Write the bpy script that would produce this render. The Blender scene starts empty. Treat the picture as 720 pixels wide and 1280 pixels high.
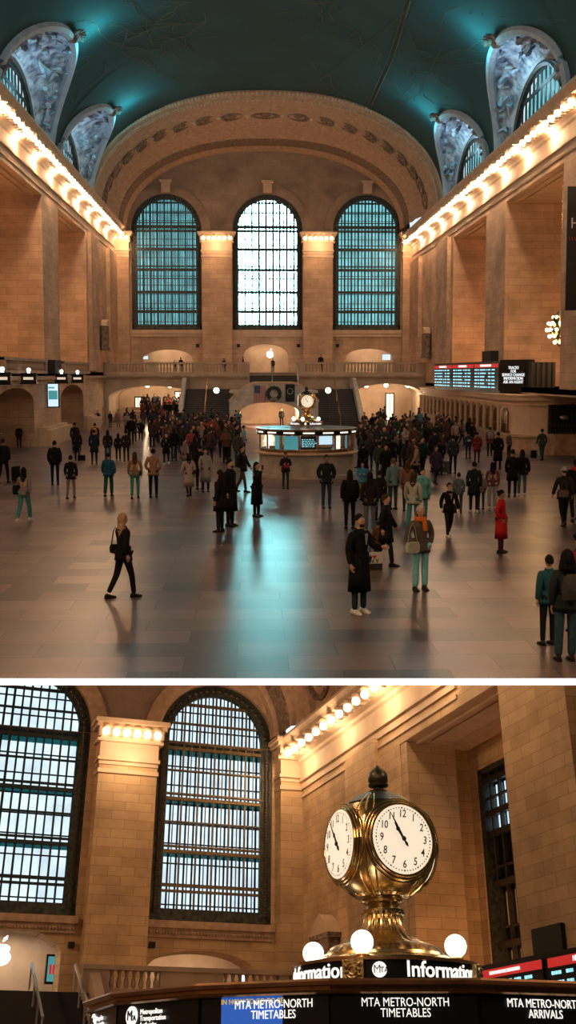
import bpy, math, random
from mathutils import Vector, Matrix
random.seed(7)
SC = bpy.context.scene
COL = SC.collection
PI = math.pi
F = 1400.0; CX = 360.0; CY = 590.0; CAMZ = 4.7

def basis(vx, vy):
    a = Vector((vx-CX, -(vy-CY), F)).normalized()
    up = Vector((0, F, vy-CY)).normalized()
    r = up.cross(a)
    return Matrix((r, a, up))
U = basis(314, 468)      # upper concourse: its axes seen from the camera
L = basis(-200, 1370)    # lower concourse: its axes seen from the camera

# ------------------------------------------------------------------ camera
cd = bpy.data.cameras.new('camera'); cam = bpy.data.objects.new('camera', cd); COL.objects.link(cam)
rgt = U @ Vector((1, 0, 0)); upv = U @ Vector((0, 1, 0)); fw = U @ Vector((0, 0, 1))
m = Matrix((rgt, upv, -fw)).transposed().to_4x4(); m.translation = (0, 0, CAMZ)
cam.matrix_world = m
cd.sensor_fit = 'VERTICAL'; cd.sensor_height = 36.0; cd.lens = F/1280*36.0
cd.shift_y = -50/1280; cd.clip_end = 600; cd.clip_start = .1
SC.camera = cam
# ------------------------------------------------------------------ exposure
SC.view_settings.view_transform = 'Standard'; SC.view_settings.look = 'None'
SC.view_settings.exposure = 0.0; SC.view_settings.gamma = 1.0
SC.view_settings.use_curve_mapping = False
# ------------------------------------------------------------------ sky: a bright overcast patch ahead, dim behind
W = bpy.data.worlds.new('sky'); SC.world = W; W.use_nodes = True
nt = W.node_tree; nt.nodes.clear()
tc = nt.nodes.new('ShaderNodeTexCoord')
def w_lobe(axis, c0, c1):
    d = nt.nodes.new('ShaderNodeVectorMath'); d.operation = 'DOT_PRODUCT'
    nt.links.new(tc.outputs['Generated'], d.inputs[0]); d.inputs[1].default_value = Vector(axis).normalized()
    mr = nt.nodes.new('ShaderNodeMapRange'); mr.interpolation_type = 'SMOOTHSTEP'
    mr.inputs[1].default_value = c0; mr.inputs[2].default_value = c1
    nt.links.new(d.outputs['Value'], mr.inputs[0]); return mr.outputs[0]
wide = w_lobe((0, 1, -.08), math.cos(math.radians(42)), math.cos(math.radians(34)))
def w_max(a, b):
    n = nt.nodes.new('ShaderNodeMath'); n.operation = 'MAXIMUM'; nt.links.new(a, n.inputs[0]); nt.links.new(b, n.inputs[1]); return n.outputs[0]
peak = None
for el in (2.6, 4.2, 5.8, 7.4):
    l_ = w_lobe((.015, 1, math.tan(math.radians(el))), math.cos(math.radians(3.6)), math.cos(math.radians(1.6)))
    peak = l_ if peak is None else w_max(peak, l_)
lowsky = w_lobe(U @ Vector((130-CX, -(1010-CY), F)), math.cos(math.radians(17)), math.cos(math.radians(12)))
def w_bg(col, s, fac=None):
    b = nt.nodes.new('ShaderNodeBackground'); b.inputs[0].default_value = (*col, 1)
    if fac is None: b.inputs[1].default_value = s
    else:
        mm = nt.nodes.new('ShaderNodeMath'); mm.operation = 'MULTIPLY'; mm.inputs[1].default_value = s
        nt.links.new(fac, mm.inputs[0]); nt.links.new(mm.outputs[0], b.inputs[1])
    return b.outputs[0]
SKY_WIDE, SKY_PEAK, SKY_DIM, SKY_LOW = .98, 100.0, .015, .38
a1 = nt.nodes.new('ShaderNodeAddShader'); a2 = nt.nodes.new('ShaderNodeAddShader')
nt.links.new(w_bg((.78, .93, 1), SKY_WIDE, wide), a1.inputs[0]); nt.links.new(w_bg((.8, .97, 1), SKY_PEAK, peak), a1.inputs[1])
nt.links.new(a1.outputs[0], a2.inputs[0]); nt.links.new(w_bg((.5, .7, .8), SKY_DIM), a2.inputs[1])
a3 = nt.nodes.new('ShaderNodeAddShader'); nt.links.new(a2.outputs[0], a3.inputs[0]); nt.links.new(w_bg((.72, .90, 1), SKY_LOW, lowsky), a3.inputs[1])
wo = nt.nodes.new('ShaderNodeOutputWorld'); nt.links.new(a3.outputs[0], wo.inputs[0])

# ------------------------------------------------------------------ stages
ST = {'m': Matrix.Identity(4), 'B': U, 'H': CAMZ}
def set_upper(): ST.update(m=Matrix.Identity(4), B=U, H=CAMZ)
def set_lower():
    R = (U @ L.transposed()).to_4x4()
    ST.update(m=Matrix.Translation((0, 0, CAMZ)) @ R @ Matrix.Translation((0, 0, -1.6)), B=L, H=1.6)
def at(x, y, ax, val):
    """the point of the plane axis=val that the photograph shows at pixel x, y"""
    d = ST['B'] @ Vector((x-CX, -(y-CY), F)); t = (val-(ST['H'] if ax == 2 else 0))/d[ax]
    return Vector((0, 0, ST['H'])) + d*t

def light(kind, loc, power, col=(1, .72, .42), size=.3, rot=None, name='lamp_or_fill', **k):
    d = bpy.data.lights.new(name, kind); d.energy = power; d.color = col
    if kind == 'AREA':
        d.shape = 'RECTANGLE'; d.size = size[0]; d.size_y = size[1]
    else: d.shadow_soft_size = size
    for a, b in k.items(): setattr(d, a, b)
    o = bpy.data.objects.new(name, d); COL.objects.link(o)
    mm = Matrix.Translation(Vector(loc))
    if rot is not None: mm = mm @ Vector(rot).to_track_quat('-Z', 'Y').to_matrix().to_4x4()
    o.matrix_world = ST['m'] @ mm
    return o
WARM = (1, .61, .33)
# large lights of the two concourses (rows of cornice lamps, gathered)
set_upper()
for Y in (44, 50, 56, 62, 68, 74, 80, 86, 92, 98, 104, 110):
    light('POINT', (-13.52, Y, 18.5), 460, WARM, .18)
    light('POINT', (16.22, Y, 17.7), 460, WARM, .18)
for Y in (22, 34):
    light('POINT', (-12.4, Y, 18.1), 420, WARM, .4)
    light('POINT', (15.1, Y, 17.4), 420, WARM, .4)
for X in (-12.6, -3.5, 6.9, 15.6): light('POINT', (X, 115.2, 17.9), 230, WARM, .3)
set_lower()
WL = (1, .66, .37)
for Y in (27, 32, 37, 42, 47, 52): light('POINT', (18.25, Y, 16.1), 210, WL, .25)
for Y in (8, 26, 44): light('POINT', (-9.5, Y, 16.4), 4000, WL, .4)
light('POINT', (10.5, 52.0, 16.0), 300, WL, .3)
light('POINT', (6, 30, 12), 800, WL, .6)

# ------------------------------------------------------------------ mesh helpers
class MB:
    def __init__(s): s.v = []; s.f = []; s.mi = []; s.cm = 0
    def add(s, vs, fs):
        n = len(s.v); s.v += [Vector(p) for p in vs]
        for f in fs: s.f.append([i+n for i in f]); s.mi.append(s.cm)
        return s
    def quad(s, a, b, c, d): return s.add([a, b, c, d], [(0, 1, 2, 3)])
    def box(s, x0, x1, y0, y1, z0, z1):
        vs = [(x, y, z) for z in (z0, z1) for y in (y0, y1) for x in (x0, x1)]
        return s.add(vs, [(0, 2, 3, 1), (4, 5, 7, 6), (0, 1, 5, 4), (2, 6, 7, 3), (0, 4, 6, 2), (1, 3, 7, 5)])
    def bar(s, a, b, w, h=None, up=(0, 0, 1)):
        a = Vector(a); b = Vector(b); h = h or w; d = (b-a).normalized(); u = Vector(up)
        if abs(d.dot(u)) > .98: u = Vector((0, 1, 0))
        r = d.cross(u).normalized(); q = r.cross(d)
        vs = [p+r*i*w/2+q*j*h/2 for p in (a, b) for i, j in ((-1, -1), (1, -1), (1, 1), (-1, 1))]
        return s.add(vs, [(3, 2, 1, 0), (4, 5, 6, 7), (0, 1, 5, 4), (1, 2, 6, 5), (2, 3, 7, 6), (3, 0, 4, 7)])
    def rings(s, rings, cap=True, close=True):
        n = len(rings[0]); vs = [p for r in rings for p in r]; fs = []
        for i in range(len(rings)-1):
            for j in range(n if close else n-1):
                k = (j+1) % n
                fs.append((i*n+j, i*n+k, (i+1)*n+k, (i+1)*n+j))
        if cap: fs.append(tuple(range(n))[::-1]); fs.append(tuple(range((len(rings)-1)*n, len(rings)*n)))
        return s.add(vs, fs)
    def tube(s, pts, r, n=8, cap=True):
        pts = [Vector(p) for p in pts]; R = r if isinstance(r, (list, tuple)) else [r]*len(pts); rg = []
        for i, p in enumerate(pts):
            d = (pts[min(i+1, len(pts)-1)]-pts[max(i-1, 0)]).normalized()
            u = Vector((0, 0, 1)) if abs(d.z) < .9 else Vector((0, 1, 0))
            a = d.cross(u).normalized(); b = a.cross(d)
            rg.append([p+(a*math.cos(2*PI*k/n)+b*math.sin(2*PI*k/n))*R[i] for k in range(n)])
        return s.rings(rg, cap)
    def lathe(s, prof, c=(0, 0, 0), n=24, fl=None, cap=False, sx=1, sy=1):
        rg = []
        for r, z in prof:
            ring = []
            for k in range(n):
                a = 2*PI*k/n; rr = r*(1+(fl(a, z) if fl else 0))
                ring.append((c[0]+rr*math.cos(a)*sx, c[1]+rr*math.sin(a)*sy, c[2]+z))
            rg.append(ring)
        return s.rings(rg, cap)
    def ball(s, c, r, n=12, m=8, sc=(1, 1, 1)):
        return s.lathe([(r*max(math.sin(PI*i/m), .001), -r*math.cos(PI*i/m)*sc[2]) for i in range(m+1)], c, n, cap=True, sx=sc[0], sy=sc[1])
    def prism(s, poly, y0, y1, ax='y'):
        f = (lambda u, w, y: (u, y, w)) if ax == 'y' else ((lambda u, w, y: (y, u, w)) if ax == 'x' else (lambda u, w, y: (u, w, y)))
        return s.rings([[f(u, w, y) for u, w in poly] for y in (y0, y1)])
    def mesh(s, name, mats, off=(0, 0, 0), smooth=False):
        me = bpy.data.meshes.new(name); o = Vector(off)
        me.from_pydata([tuple(p-o) for p in s.v], [], s.f); me.validate(clean_customdata=False)
        for mm in (mats if isinstance(mats, (list, tuple)) else [mats]): me.materials.append(mm)
        if len(me.polygons) == len(s.mi) and max(s.mi or [0]) > 0: me.polygons.foreach_set('material_index', s.mi)
        import bmesh
        b = bmesh.new(); b.from_mesh(me); bmesh.ops.recalc_face_normals(b, faces=b.faces); b.to_mesh(me); b.free()
        if smooth: me.polygons.foreach_set('use_smooth', [True]*len(me.polygons)); 
        me.update(); return me
    def centre(s):
        xs = [p.x for p in s.v]; ys = [p.y for p in s.v]; zs = [p.z for p in s.v]
        return Vector(((min(xs)+max(xs))/2, (min(ys)+max(ys))/2, min(zs)))
    def build(s, name, mats, parent=None, smooth=False):
        """top-level: origin at the base of the thing; child: coordinates of its thing"""
        if parent is None:
            c = s.centre(); o = link(name, s.mesh(name, mats, c, smooth)); o.matrix_world = ST['m'] @ Matrix.Translation(c)
            ORG[o.name] = c
        else:
            o = link(name, s.mesh(name, mats, ORG.get(parent.name, (0, 0, 0)), smooth)); o.parent = parent
            ORG[o.name] = ORG.get(parent.name, Vector((0, 0, 0)))
        if smooth: shade(o)
        return o
ORG = {}
def shade(o, ang=40):
    try:
        me = o.data; me.set_sharp_from_angle(angle=math.radians(ang))
    except Exception: pass
def link(name, data):
    o = bpy.data.objects.new(name, data); COL.objects.link(o); return o
def tag(o, label=None, cat=None, group=None, kind=None):
    if label: o['label'] = label
    if cat: o['category'] = cat
    if group: o['group'] = group
    if kind: o['kind'] = kind
    return o
def struct(o): o['kind'] = 'structure'; return o
def empty(name, loc, rz=0, local=True):
    o = link(name, None); o.empty_display_size = .2
    o.matrix_world = ST['m'] @ Matrix.Translation(Vector(loc)) @ Matrix.Rotation(rz, 4, 'Z')
    ORG[o.name] = Vector((0, 0, 0)) if local else Vector(loc)
    return o
def dup(o, loc=None, rz=0, s=None, parent=None):
    c = o.copy(); COL.objects.link(c)
    if parent: c.parent = parent
    elif loc is not None:
        mm = ST['m'] @ Matrix.Translation(Vector(loc)) @ Matrix.Rotation(rz, 4, 'Z')
        if s: mm = mm @ Matrix.Scale(s, 4)
        c.matrix_world = mm
    for ch in list(o.children): dup(ch, parent=c)
    return c

# ------------------------------------------------------------------ materials
def mat(name, col=(.5, .5, .5), rough=.6, metal=0, spec=.5):
    mm = bpy.data.materials.new(name); mm.use_nodes = True
    b = mm.node_tree.nodes['Principled BSDF']
    b.inputs['Base Color'].default_value = (*col, 1); b.inputs['Roughness'].default_value = rough
    b.inputs['Metallic'].default_value = metal; b.inputs['Specular IOR Level'].default_value = spec
    return mm
def N(mm, t, **k):
    n = mm.node_tree.nodes.new(t)
    for a, b in k.items(): setattr(n, a, b)
    return n
def lk(mm, a, b): mm.node_tree.links.new(a, b)
def noisy(name, c1, c2, scale=4, rough=.6, metal=0, bump=0, detail=4, spec=.5, bdist=.02):
    mm = mat(name, c1, rough, metal, spec); b = mm.node_tree.nodes['Principled BSDF']
    t = N(mm, 'ShaderNodeTexCoord'); n = N(mm, 'ShaderNodeTexNoise'); n.inputs['Scale'].default_value = scale; n.inputs['Detail'].default_value = detail
    lk(mm, t.outputs['Object'], n.inputs['Vector'])
    r = N(mm, 'ShaderNodeValToRGB'); r.color_ramp.elements[0].position = .35; r.color_ramp.elements[1].position = .65
    r.color_ramp.elements[0].color = (*c1, 1); r.color_ramp.elements[1].color = (*c2, 1)
    lk(mm, n.outputs[0], r.inputs[0]); lk(mm, r.outputs[0], b.inputs['Base Color'])
    if bump:
        bp = N(mm, 'ShaderNodeBump'); bp.inputs['Strength'].default_value = bump; bp.inputs['Distance'].default_value = bdist
        lk(mm, n.outputs[0], bp.inputs['Height']); lk(mm, bp.outputs[0], b.inputs['Normal'])
    return mm
def blocks(name, c1, c2, mortar, bw, bh, rough=.75, floor=False, ms=.012, nscale=.35, bump=.25, spec=.4, stain=.55):
    """stone laid in courses, mapped on walls (run, height) or on the floor (x, y)"""
    mm = mat(name, c1, rough, 0, spec); b = mm.node_tree.nodes['Principled BSDF']
    t = N(mm, 'ShaderNodeTexCoord'); sp = N(mm, 'ShaderNodeSeparateXYZ'); lk(mm, t.outputs['Object'], sp.inputs[0])
    cb = N(mm, 'ShaderNodeCombineXYZ')
    if floor:
        lk(mm, sp.outputs[0], cb.inputs[0]); lk(mm, sp.outputs[1], cb.inputs[1])
    else:
        sn = N(mm, 'ShaderNodeSeparateXYZ'); lk(mm, t.outputs['Normal'], sn.inputs[0])
        ab = N(mm, 'ShaderNodeMath', operation='ABSOLUTE'); lk(mm, sn.outputs[0], ab.inputs[0])
        gt = N(mm, 'ShaderNodeMath', operation='GREATER_THAN'); gt.inputs[1].default_value = .6; lk(mm, ab.outputs[0], gt.inputs[0])
        mx = N(mm, 'ShaderNodeMix'); lk(mm, gt.outputs[0], mx.inputs[0]); lk(mm, sp.outputs[0], mx.inputs[2]); lk(mm, sp.outputs[1], mx.inputs[3])
        lk(mm, mx.outputs[0], cb.inputs[0]); lk(mm, sp.outputs[2], cb.inputs[1])
    br = N(mm, 'ShaderNodeTexBrick'); br.inputs['Scale'].default_value = 1
    br.inputs['Color1'].default_value = (*c1, 1); br.inputs['Color2'].default_value = (*c2, 1); br.inputs['Mortar'].default_value = (*mortar, 1)
    br.inputs['Mortar Size'].default_value = ms; br.inputs['Brick Width'].default_value = bw; br.inputs['Row Height'].default_value = bh
    br.inputs['Mortar Smooth'].default_value = .3
    lk(mm, cb.outputs[0], br.inputs['Vector'])
    n = N(mm, 'ShaderNodeTexNoise'); n.inputs['Scale'].default_value = nscale; n.inputs['Detail'].default_value = 8; n.inputs['Roughness'].default_value = .62
    lk(mm, t.outputs['Object'], n.inputs['Vector'])
    r = N(mm, 'ShaderNodeMapRange'); r.inputs[1].default_value = .3; r.inputs[2].default_value = .7; r.inputs[3].default_value = stain; r.inputs[4].default_value = 1.12
    lk(mm, n.outputs[0], r.inputs[0])
    mu = N(mm, 'ShaderNodeVectorMath', operation='SCALE'); lk(mm, br.outputs[0], mu.inputs[0]); lk(mm, r.outputs[0], mu.inputs['Scale'])
    lk(mm, mu.outputs[0], b.inputs['Base Color'])
    if bump:
        bp = N(mm, 'ShaderNodeBump'); bp.inputs['Strength'].default_value = bump; bp.inputs['Distance'].default_value = .02; bp.invert = True
        lk(mm, br.outputs['Fac'], bp.inputs['Height']); lk(mm, bp.outputs[0], b.inputs['Normal'])
    return mm
def glow(name, col, s):
    mm = mat(name, (0.02, 0.02, 0.02), .4); b = mm.node_tree.nodes['Principled BSDF']
    b.inputs['Emission Color'].default_value = (*col, 1); b.inputs['Emission Strength'].default_value = s
    b.inputs['Base Color'].default_value = (*[c*.5 for c in col], 1)
    return mm
def glass(name, tint, grime=(.0, .0, .0), gf=.0, rough=.05):
    mm = bpy.data.materials.new(name); mm.use_nodes = True; mm.node_tree.nodes.clear()
    o = N(mm, 'ShaderNodeOutputMaterial'); tr = N(mm, 'ShaderNodeBsdfTransparent'); tr.inputs[0].default_value = (*tint, 1)
    gl = N(mm, 'ShaderNodeBsdfGlossy'); gl.inputs['Roughness'].default_value = max(rough, .35)
    mx = N(mm, 'ShaderNodeMixShader'); mx.inputs[0].default_value = .06
    lk(mm, tr.outputs[0], mx.inputs[1]); lk(mm, gl.outputs[0], mx.inputs[2]); lk(mm, mx.outputs[0], o.inputs[0])
    if gf:
        t = N(mm, 'ShaderNodeTexCoord'); n = N(mm, 'ShaderNodeTexNoise'); n.inputs['Scale'].default_value = .9; n.inputs['Detail'].default_value = 5
        lk(mm, t.outputs['Object'], n.inputs['Vector'])
        r = N(mm, 'ShaderNodeValToRGB'); r.color_ramp.elements[0].position = .3; r.color_ramp.elements[1].position = .7
        r.color_ramp.elements[0].color = (*[c*gf for c in tint], 1); r.color_ramp.elements[1].color = (*tint, 1)
        lk(mm, n.outputs[0], r.inputs[0]); lk(mm, r.outputs[0], tr.inputs[0])
    return mm
M = {}
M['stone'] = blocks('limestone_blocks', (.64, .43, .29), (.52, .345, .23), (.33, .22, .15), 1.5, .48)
M['stone2'] = blocks('limestone_blocks_gold', (.62, .42, .24), (.50, .33, .185), (.28, .17, .10), 1.25, .42, ms=.01)
M['plain'] = noisy('plain_limestone', (.50, .36, .25), (.60, .44, .31), 1.2, .75)
M['dull'] = noisy('weathered_limestone', (.33, .25, .19), (.44, .34, .26), .8, .75)
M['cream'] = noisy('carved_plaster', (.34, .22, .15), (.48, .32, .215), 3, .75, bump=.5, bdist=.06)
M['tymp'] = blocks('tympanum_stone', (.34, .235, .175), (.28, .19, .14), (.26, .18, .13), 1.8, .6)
M['carved'] = noisy('dark_carving', (.10, .065, .05), (.30, .20, .14), 5, .8, bump=1, bdist=.1)
M['floor'] = blocks('polished_marble', (.205, .145, .142), (.075, .064, .073), (.035, .03, .031), 1.7, .95, .28, floor=True, ms=.008, nscale=.25, bump=0, spec=.08, stain=.6)
M['teal'] = noisy('teal_ceiling_paint', (.003, .032, .036), (.004, .047, .050), .25, .85)
M['gold_line'] = mat('faded_gold_paint', (.13, .11, .06), .8)
M['relief'] = noisy('pale_relief_plaster', (.14, .16, .22), (.58, .60, .66), 1.8, .8, bump=1, detail=6, bdist=.15)
M['rim'] = noisy('pale_plaster_moulding', (.36, .35, .40), (.46, .45, .49), 2, .8)
M['bronze'] = noisy('dark_bronze', (.030, .026, .022), (.06, .050, .038), 6, .45, .6)
M['iron'] = mat('dark_window_iron', (.022, .030, .030), .5, .3)
M['iron2'] = noisy('ornate_window_iron', (.015, .02, .02), (.06, .065, .05), 5, .5, .3, bump=1, bdist=.05)
M['gilt_iron'] = mat('gilded_window_bar', (.17, .12, .055), .45, .5)
M['brass'] = noisy('polished_brass', (.48, .345, .16), (.62, .46, .23), 3, .24, 1)
M['brass2'] = noisy('carved_brass', (.22, .15, .07), (.62, .45, .22), 30, .3, 1, bump=.6, bdist=.01)
M['copper'] = noisy('brushed_bronze_trim', (.26, .14, .07), (.36, .20, .10), 8, .3, .85)
M['patina'] = noisy('patinated_bronze', (.035, .04, .03), (.09, .08, .05), 12, .4, .8, bump=.4, bdist=.01)
M['black'] = mat('black_panel', (.006, .006, .007), .35, 0, .2)
M['matt'] = mat('matt_black', (.012, .012, .013), .8)
M['bulb'] = glow('warm_bulb', (1, .76, .48), 4.5)
M['sign_panel'] = glow('dim_sign_panel', (1, .82, .6), .6)
M['bulb2'] = glow('frosted_globe', (1, .93, .80), 3.2)
M['dial'] = glow('opal_dial', (1, .86, .66), .78)
M['ink'] = mat('dial_ink', (.012, .01, .008), .5)
M['white_text'] = glow('lit_white_lettering', (1, .98, .92), 1.0)
M['led'] = glow('cyan_led_text', (.35, .85, 1), 1.1)
M['led_white'] = glow('white_led_text', (.85, .95, 1), 1.1)
M['red'] = glow('red_header_band', (.75, .03, .03), .55)
M['screen'] = glow('lit_screen', (.62, .85, 1), 1.0)
M['dimscreen'] = glow('teal_poster_light', (.10, .45, .50), .55)
M['shop'] = glow('lit_shop_doorway', (1, .90, .74), 1.3)
M['apple'] = glow('white_lit_sign', (1, 1, 1), 2.2)
M['steel'] = mat('brushed_steel', (.45, .46, .47), .35, .8)
M['counter'] = noisy('pale_kiosk_marble', (.32, .32, .31), (.46, .45, .43), 2.5, .35)
M['winU'] = glass('green_tinted_glass', (.36, .86, .88), gf=.55)
M['winL'] = glass('clear_grimy_glass', (.92, .97, 1), gf=.7)
M['clear'] = glass('clear_glass', (.93, .96, .96))
M['catwalk'] = glass('glass_block_floor', (.10, .30, .30), rough=.3)
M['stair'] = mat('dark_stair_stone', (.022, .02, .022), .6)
M['white'] = glow('self_glowing_white', (1, 1, 1), 1.0)  # the divider is no lamp; its even white is put in as glow
FAB = {}
def fab(c, r=.85):
    c = tuple(round(v, 3) for v in c)
    if c not in FAB: FAB[c] = noisy('cloth_%d' % (len(FAB)+1), tuple(v*.8 for v in c), c, 14, r, bump=.15, spec=.12)
    return FAB[c]

def text_mesh(s, size=1, ext=.01, bold=.0, shear=0, align='CENTER', mat_=None, spacing=1, squash=1):
    cu = bpy.data.curves.new('lettering', 'FONT'); cu.body = s; cu.size = size; cu.extrude = ext; cu.offset = bold
    cu.align_x = align; cu.align_y = 'CENTER'; cu.shear = shear; cu.space_character = spacing; cu.resolution_u = 3; cu.space_line = .85
    o = bpy.data.objects.new('lettering', cu); COL.objects.link(o)
    dg = bpy.context.evaluated_depsgraph_get(); me = bpy.data.meshes.new_from_object(o.evaluated_get(dg))
    bpy.data.objects.remove(o); bpy.data.curves.remove(cu)
    for v in me.vertices: v.co = (v.co.x*squash, -v.co.z, v.co.y)   # upright, facing -Y
    me.materials.clear(); me.materials.append(mat_ or M['white_text'])
    return me
def put_text(parent, s, loc, size, rz=0, name='lettering', **k):
    o = link(name, text_mesh(s, size, **k)); o.parent = parent
    o.matrix_local = Matrix.Translation(Vector(loc)-ORG.get(parent.name, Vector((0, 0, 0)))) @ Matrix.Rotation(rz, 4, 'Z')
    return o
# ------------------------------------------------------------------ architecture builders
def arc_top(h, u):
    if h.get('rise', 0) <= 0: return h['zs']
    c = (h['u0']+h['u1'])/2; hw = (h['u1']-h['u0'])/2
    return h['zs']+h['rise']*math.sqrt(max(0, 1-((u-c)/hw)**2))
def arch_wall(mb, ax, k, u0, u1, zb, zt, holes, depth, du=.5):
    """wall in the plane ax=k running u0..u1 with arched or square holes; reveals go back by depth"""
    P = (lambda u, w, z: (u, k+w, z)) if ax == 'y' else (lambda u, w, z: (k+w, u, z))
    ztf = zt if callable(zt) else (lambda u: zt)
    us = {u0, u1}
    for h in holes:
        n = 18 if h.get('rise', 0) > 0 else 1
        for i in range(n+1):
            if h.get('rise', 0) > 0: c = (h['u0']+h['u1'])/2; us.add(c-(h['u1']-h['u0'])/2*math.cos(PI*i/n))
            else: us.add(h['u0']+(h['u1']-h['u0'])*i/n)
    if callable(zt):
        n = int((u1-u0)/du)+1
        for i in range(n): us.add(u0+(u1-u0)*i/n)
    us = sorted(round(u, 4) for u in us if u0-1e-6 <= u <= u1+1e-6)
    for a, b in zip(us, us[1:]):
        if b-a < 1e-3: continue
        mid = (a+b)/2; z = [zb, zb]
        hs = sorted([h for h in holes if h['u0'] < mid < h['u1']], key=lambda h: h['zb'])
        for h in hs:
            if h['zb'] > z[0]+1e-3: mb.quad(P(a, 0, z[0]), P(b, 0, z[1]), P(b, 0, h['zb']), P(a, 0, h['zb']))
            ta, tb = min(arc_top(h, a), ztf(a)), min(arc_top(h, b), ztf(b))
            mb.quad(P(a, 0, ta), P(b, 0, tb), P(b, depth, tb), P(a, depth, ta))
            if h['zb'] > zb+.01: mb.quad(P(a, 0, h['zb']), P(b, 0, h['zb']), P(b, depth, h['zb']), P(a, depth, h['zb']))
            z = [ta, tb]
        if max(ztf(a)-z[0], ztf(b)-z[1]) > 1e-3: mb.quad(P(a, 0, z[0]), P(b, 0, z[1]), P(b, 0, ztf(b)), P(a, 0, ztf(a)))
    for h in holes:
        for u in (h['u0'], h['u1']):
            if u0 < u < u1: mb.quad(P(u, 0, h['zb']), P(u, 0, max(h['zb'], min(h['zs'], ztf(u)))), P(u, depth, max(h['zb'], min(h['zs'], ztf(u)))), P(u, depth, h['zb']))
    return mb
def extrude_profile(mb, prof, y0, y1, ax='y', sgn=1, base=0, open_=False):
    """prof: (out, z) points swept along y (ax='y') from wall plane base, or along x (ax='x')"""
    f = (lambda o, z, t: (base+sgn*o, t, z)) if ax == 'y' else (lambda o, z, t: (t, base+sgn*o, z))
    return mb.rings([[f(o, z, t) for o, z in prof] for t in (y0, y1)])
def cornice_profile(z):   # z = height of the row of lamps
    return [(-.3, z-1.75), (.08, z-1.75), (.08, z-1.45), (.2, z-1.4), (.2, z-1.25), (.12, z-1.2), (.12, z-.5), (.25, z-.42),
            (.28, z-.28), (.55, z-.22), (.62, z+.12), (1.05, z+.22), (1.1, z+.42), (1.25, z+.6), (1.25, z+.72), (-.3, z+.8)]
def bulb_row(mesh, pts, label, group):
    for p in pts:
        o = link('cornice_lamp', mesh); o.matrix_world = ST['m'] @ Matrix.Translation(Vector(p))
        tag(o, label, 'lamp', group)
_b = MB(); _b.ball((0, 0, 0), .19, 10, 6); _b.cm = 1; _b.lathe([(.10, .14), (.22, .18), (.24, .28), (.1, .4)], n=10, cap=True)
BULB = _b.mesh('cornice_lamp', [M['bulb'], M['plain']], smooth=True)

def big_window(n, uc, y, hw, zb, zt, gl, heavy, nv=17, dark='iron', gilt=False, back=1.3, bw=1.0):
    """a tall arched window with two layers of bars and walkways between them, in the plane y"""
    r = hw; zs = zt-r
    top = lambda u, q=0: zs+math.sqrt(max(0, (r-q)**2-(u-uc)**2)) if abs(u-uc) < r-q else zs
    root = empty('window_%d' % n, (uc, y, zb), local=False); struct(root)
    g = MB(); nn = 20
    arc = [(uc-r*math.cos(PI*i/nn), zs+r*math.sin(PI*i/nn)) for i in range(nn+1)]
    g.add([(u, y+back, z) for u, z in arc]+[(uc+r, y+back, zb), (uc-r, y+back, zb)], [tuple(range(nn+3))])
    g.build('window_glass', gl, root)
    fr = MB(); q = .55; rg = []
    pa = [(uc-r, zb, uc-r+q, zb+q)]+[(uc-r*math.cos(PI*i/24), zs+r*math.sin(PI*i/24), uc-(r-q)*math.cos(PI*i/24), zs+(r-q)*math.sin(PI*i/24)) for i in range(25)]+[(uc+r, zb, uc+r-q, zb+q)]
    fr.rings([[(a, y+.05, b), (c, y+.05, d), (c, y+.35, d), (a, y+.35, b)] for a, b, c, d in pa], cap=True)
    fr.box(uc-r, uc+r, y+.05, y+.35, zb, zb+q)
    fo = fr.build('window_frame', M['iron2'], root)
    sc = MB()                                                       # scrollwork studs on the frame
    for i in range(60):
        t = i/60; zz = zb+.4+t*(zs-zb)
        for s in (-1, 1): sc.ball((uc+s*(r-q/2), y+.02, zz), .13, 6, 4, (1, .5, 1))
    for i in range(26):
        a = PI*(i+.5)/26; sc.ball((uc-(r-q/2)*math.cos(a), y+.02, zs+(r-q/2)*math.sin(a)), .13, 6, 4, (1, .5, 1))
    sc.build('frame_scrollwork', M['bronze'], fo)
    bars = MB(); wdt = 2*(r-q)
    for i in range(nv+1):
        u = uc-(r-q)+wdt*i/nv; t = top(u, q*.6)
        w = .10 if i % 2 == 0 else .06
        w *= bw; bars.box(u-w/2, u+w/2, y+.1, y+.1+w*1.3, zb+.2, max(t, zs))
    for i, (z, h) in enumerate(heavy):
        ww = (r-q*.5) if z < zs else math.sqrt(max(0, (r-.2)**2-(z-zs)**2))
        bars.box(uc-ww, uc+ww, y+.06, y+.3, z-h/2, z+h/2)
    bars.build('window_bars', M['gilt_iron'] if gilt else M[dark], root)
    ob = MB()
    for i in range(nv+1):
        u = uc-(r-q)+wdt*(i+.35)/nv
        if abs(u-uc) < r-.1: ob.box(u-.04, u+.04, y+back-.1, y+back-.02, zb, top(u))
    z = zb+.9
    while z < zt-.4:
        ww = r if z < zs else math.sqrt(max(0, r*r-(z-zs)**2)); ob.box(uc-ww, uc+ww, y+back-.1, y+back-.02, z-.03, z+.03); z += .95
    ob.build('outer_window_bars', M[dark], root)
    cw = MB()
    for z, h in heavy:
        if h > .15 and zb+1 < z < zt-1.2:
            ww = r-.1 if z < zs else math.sqrt(max(0, r*r-(z-zs)**2))-.1
            cw.box(uc-ww, uc+ww, y+.32, y+back-.12, z-.06, z+.02)
    if cw.v: cw.build('walkway_floor', M['catwalk'], root)
    return root

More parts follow.
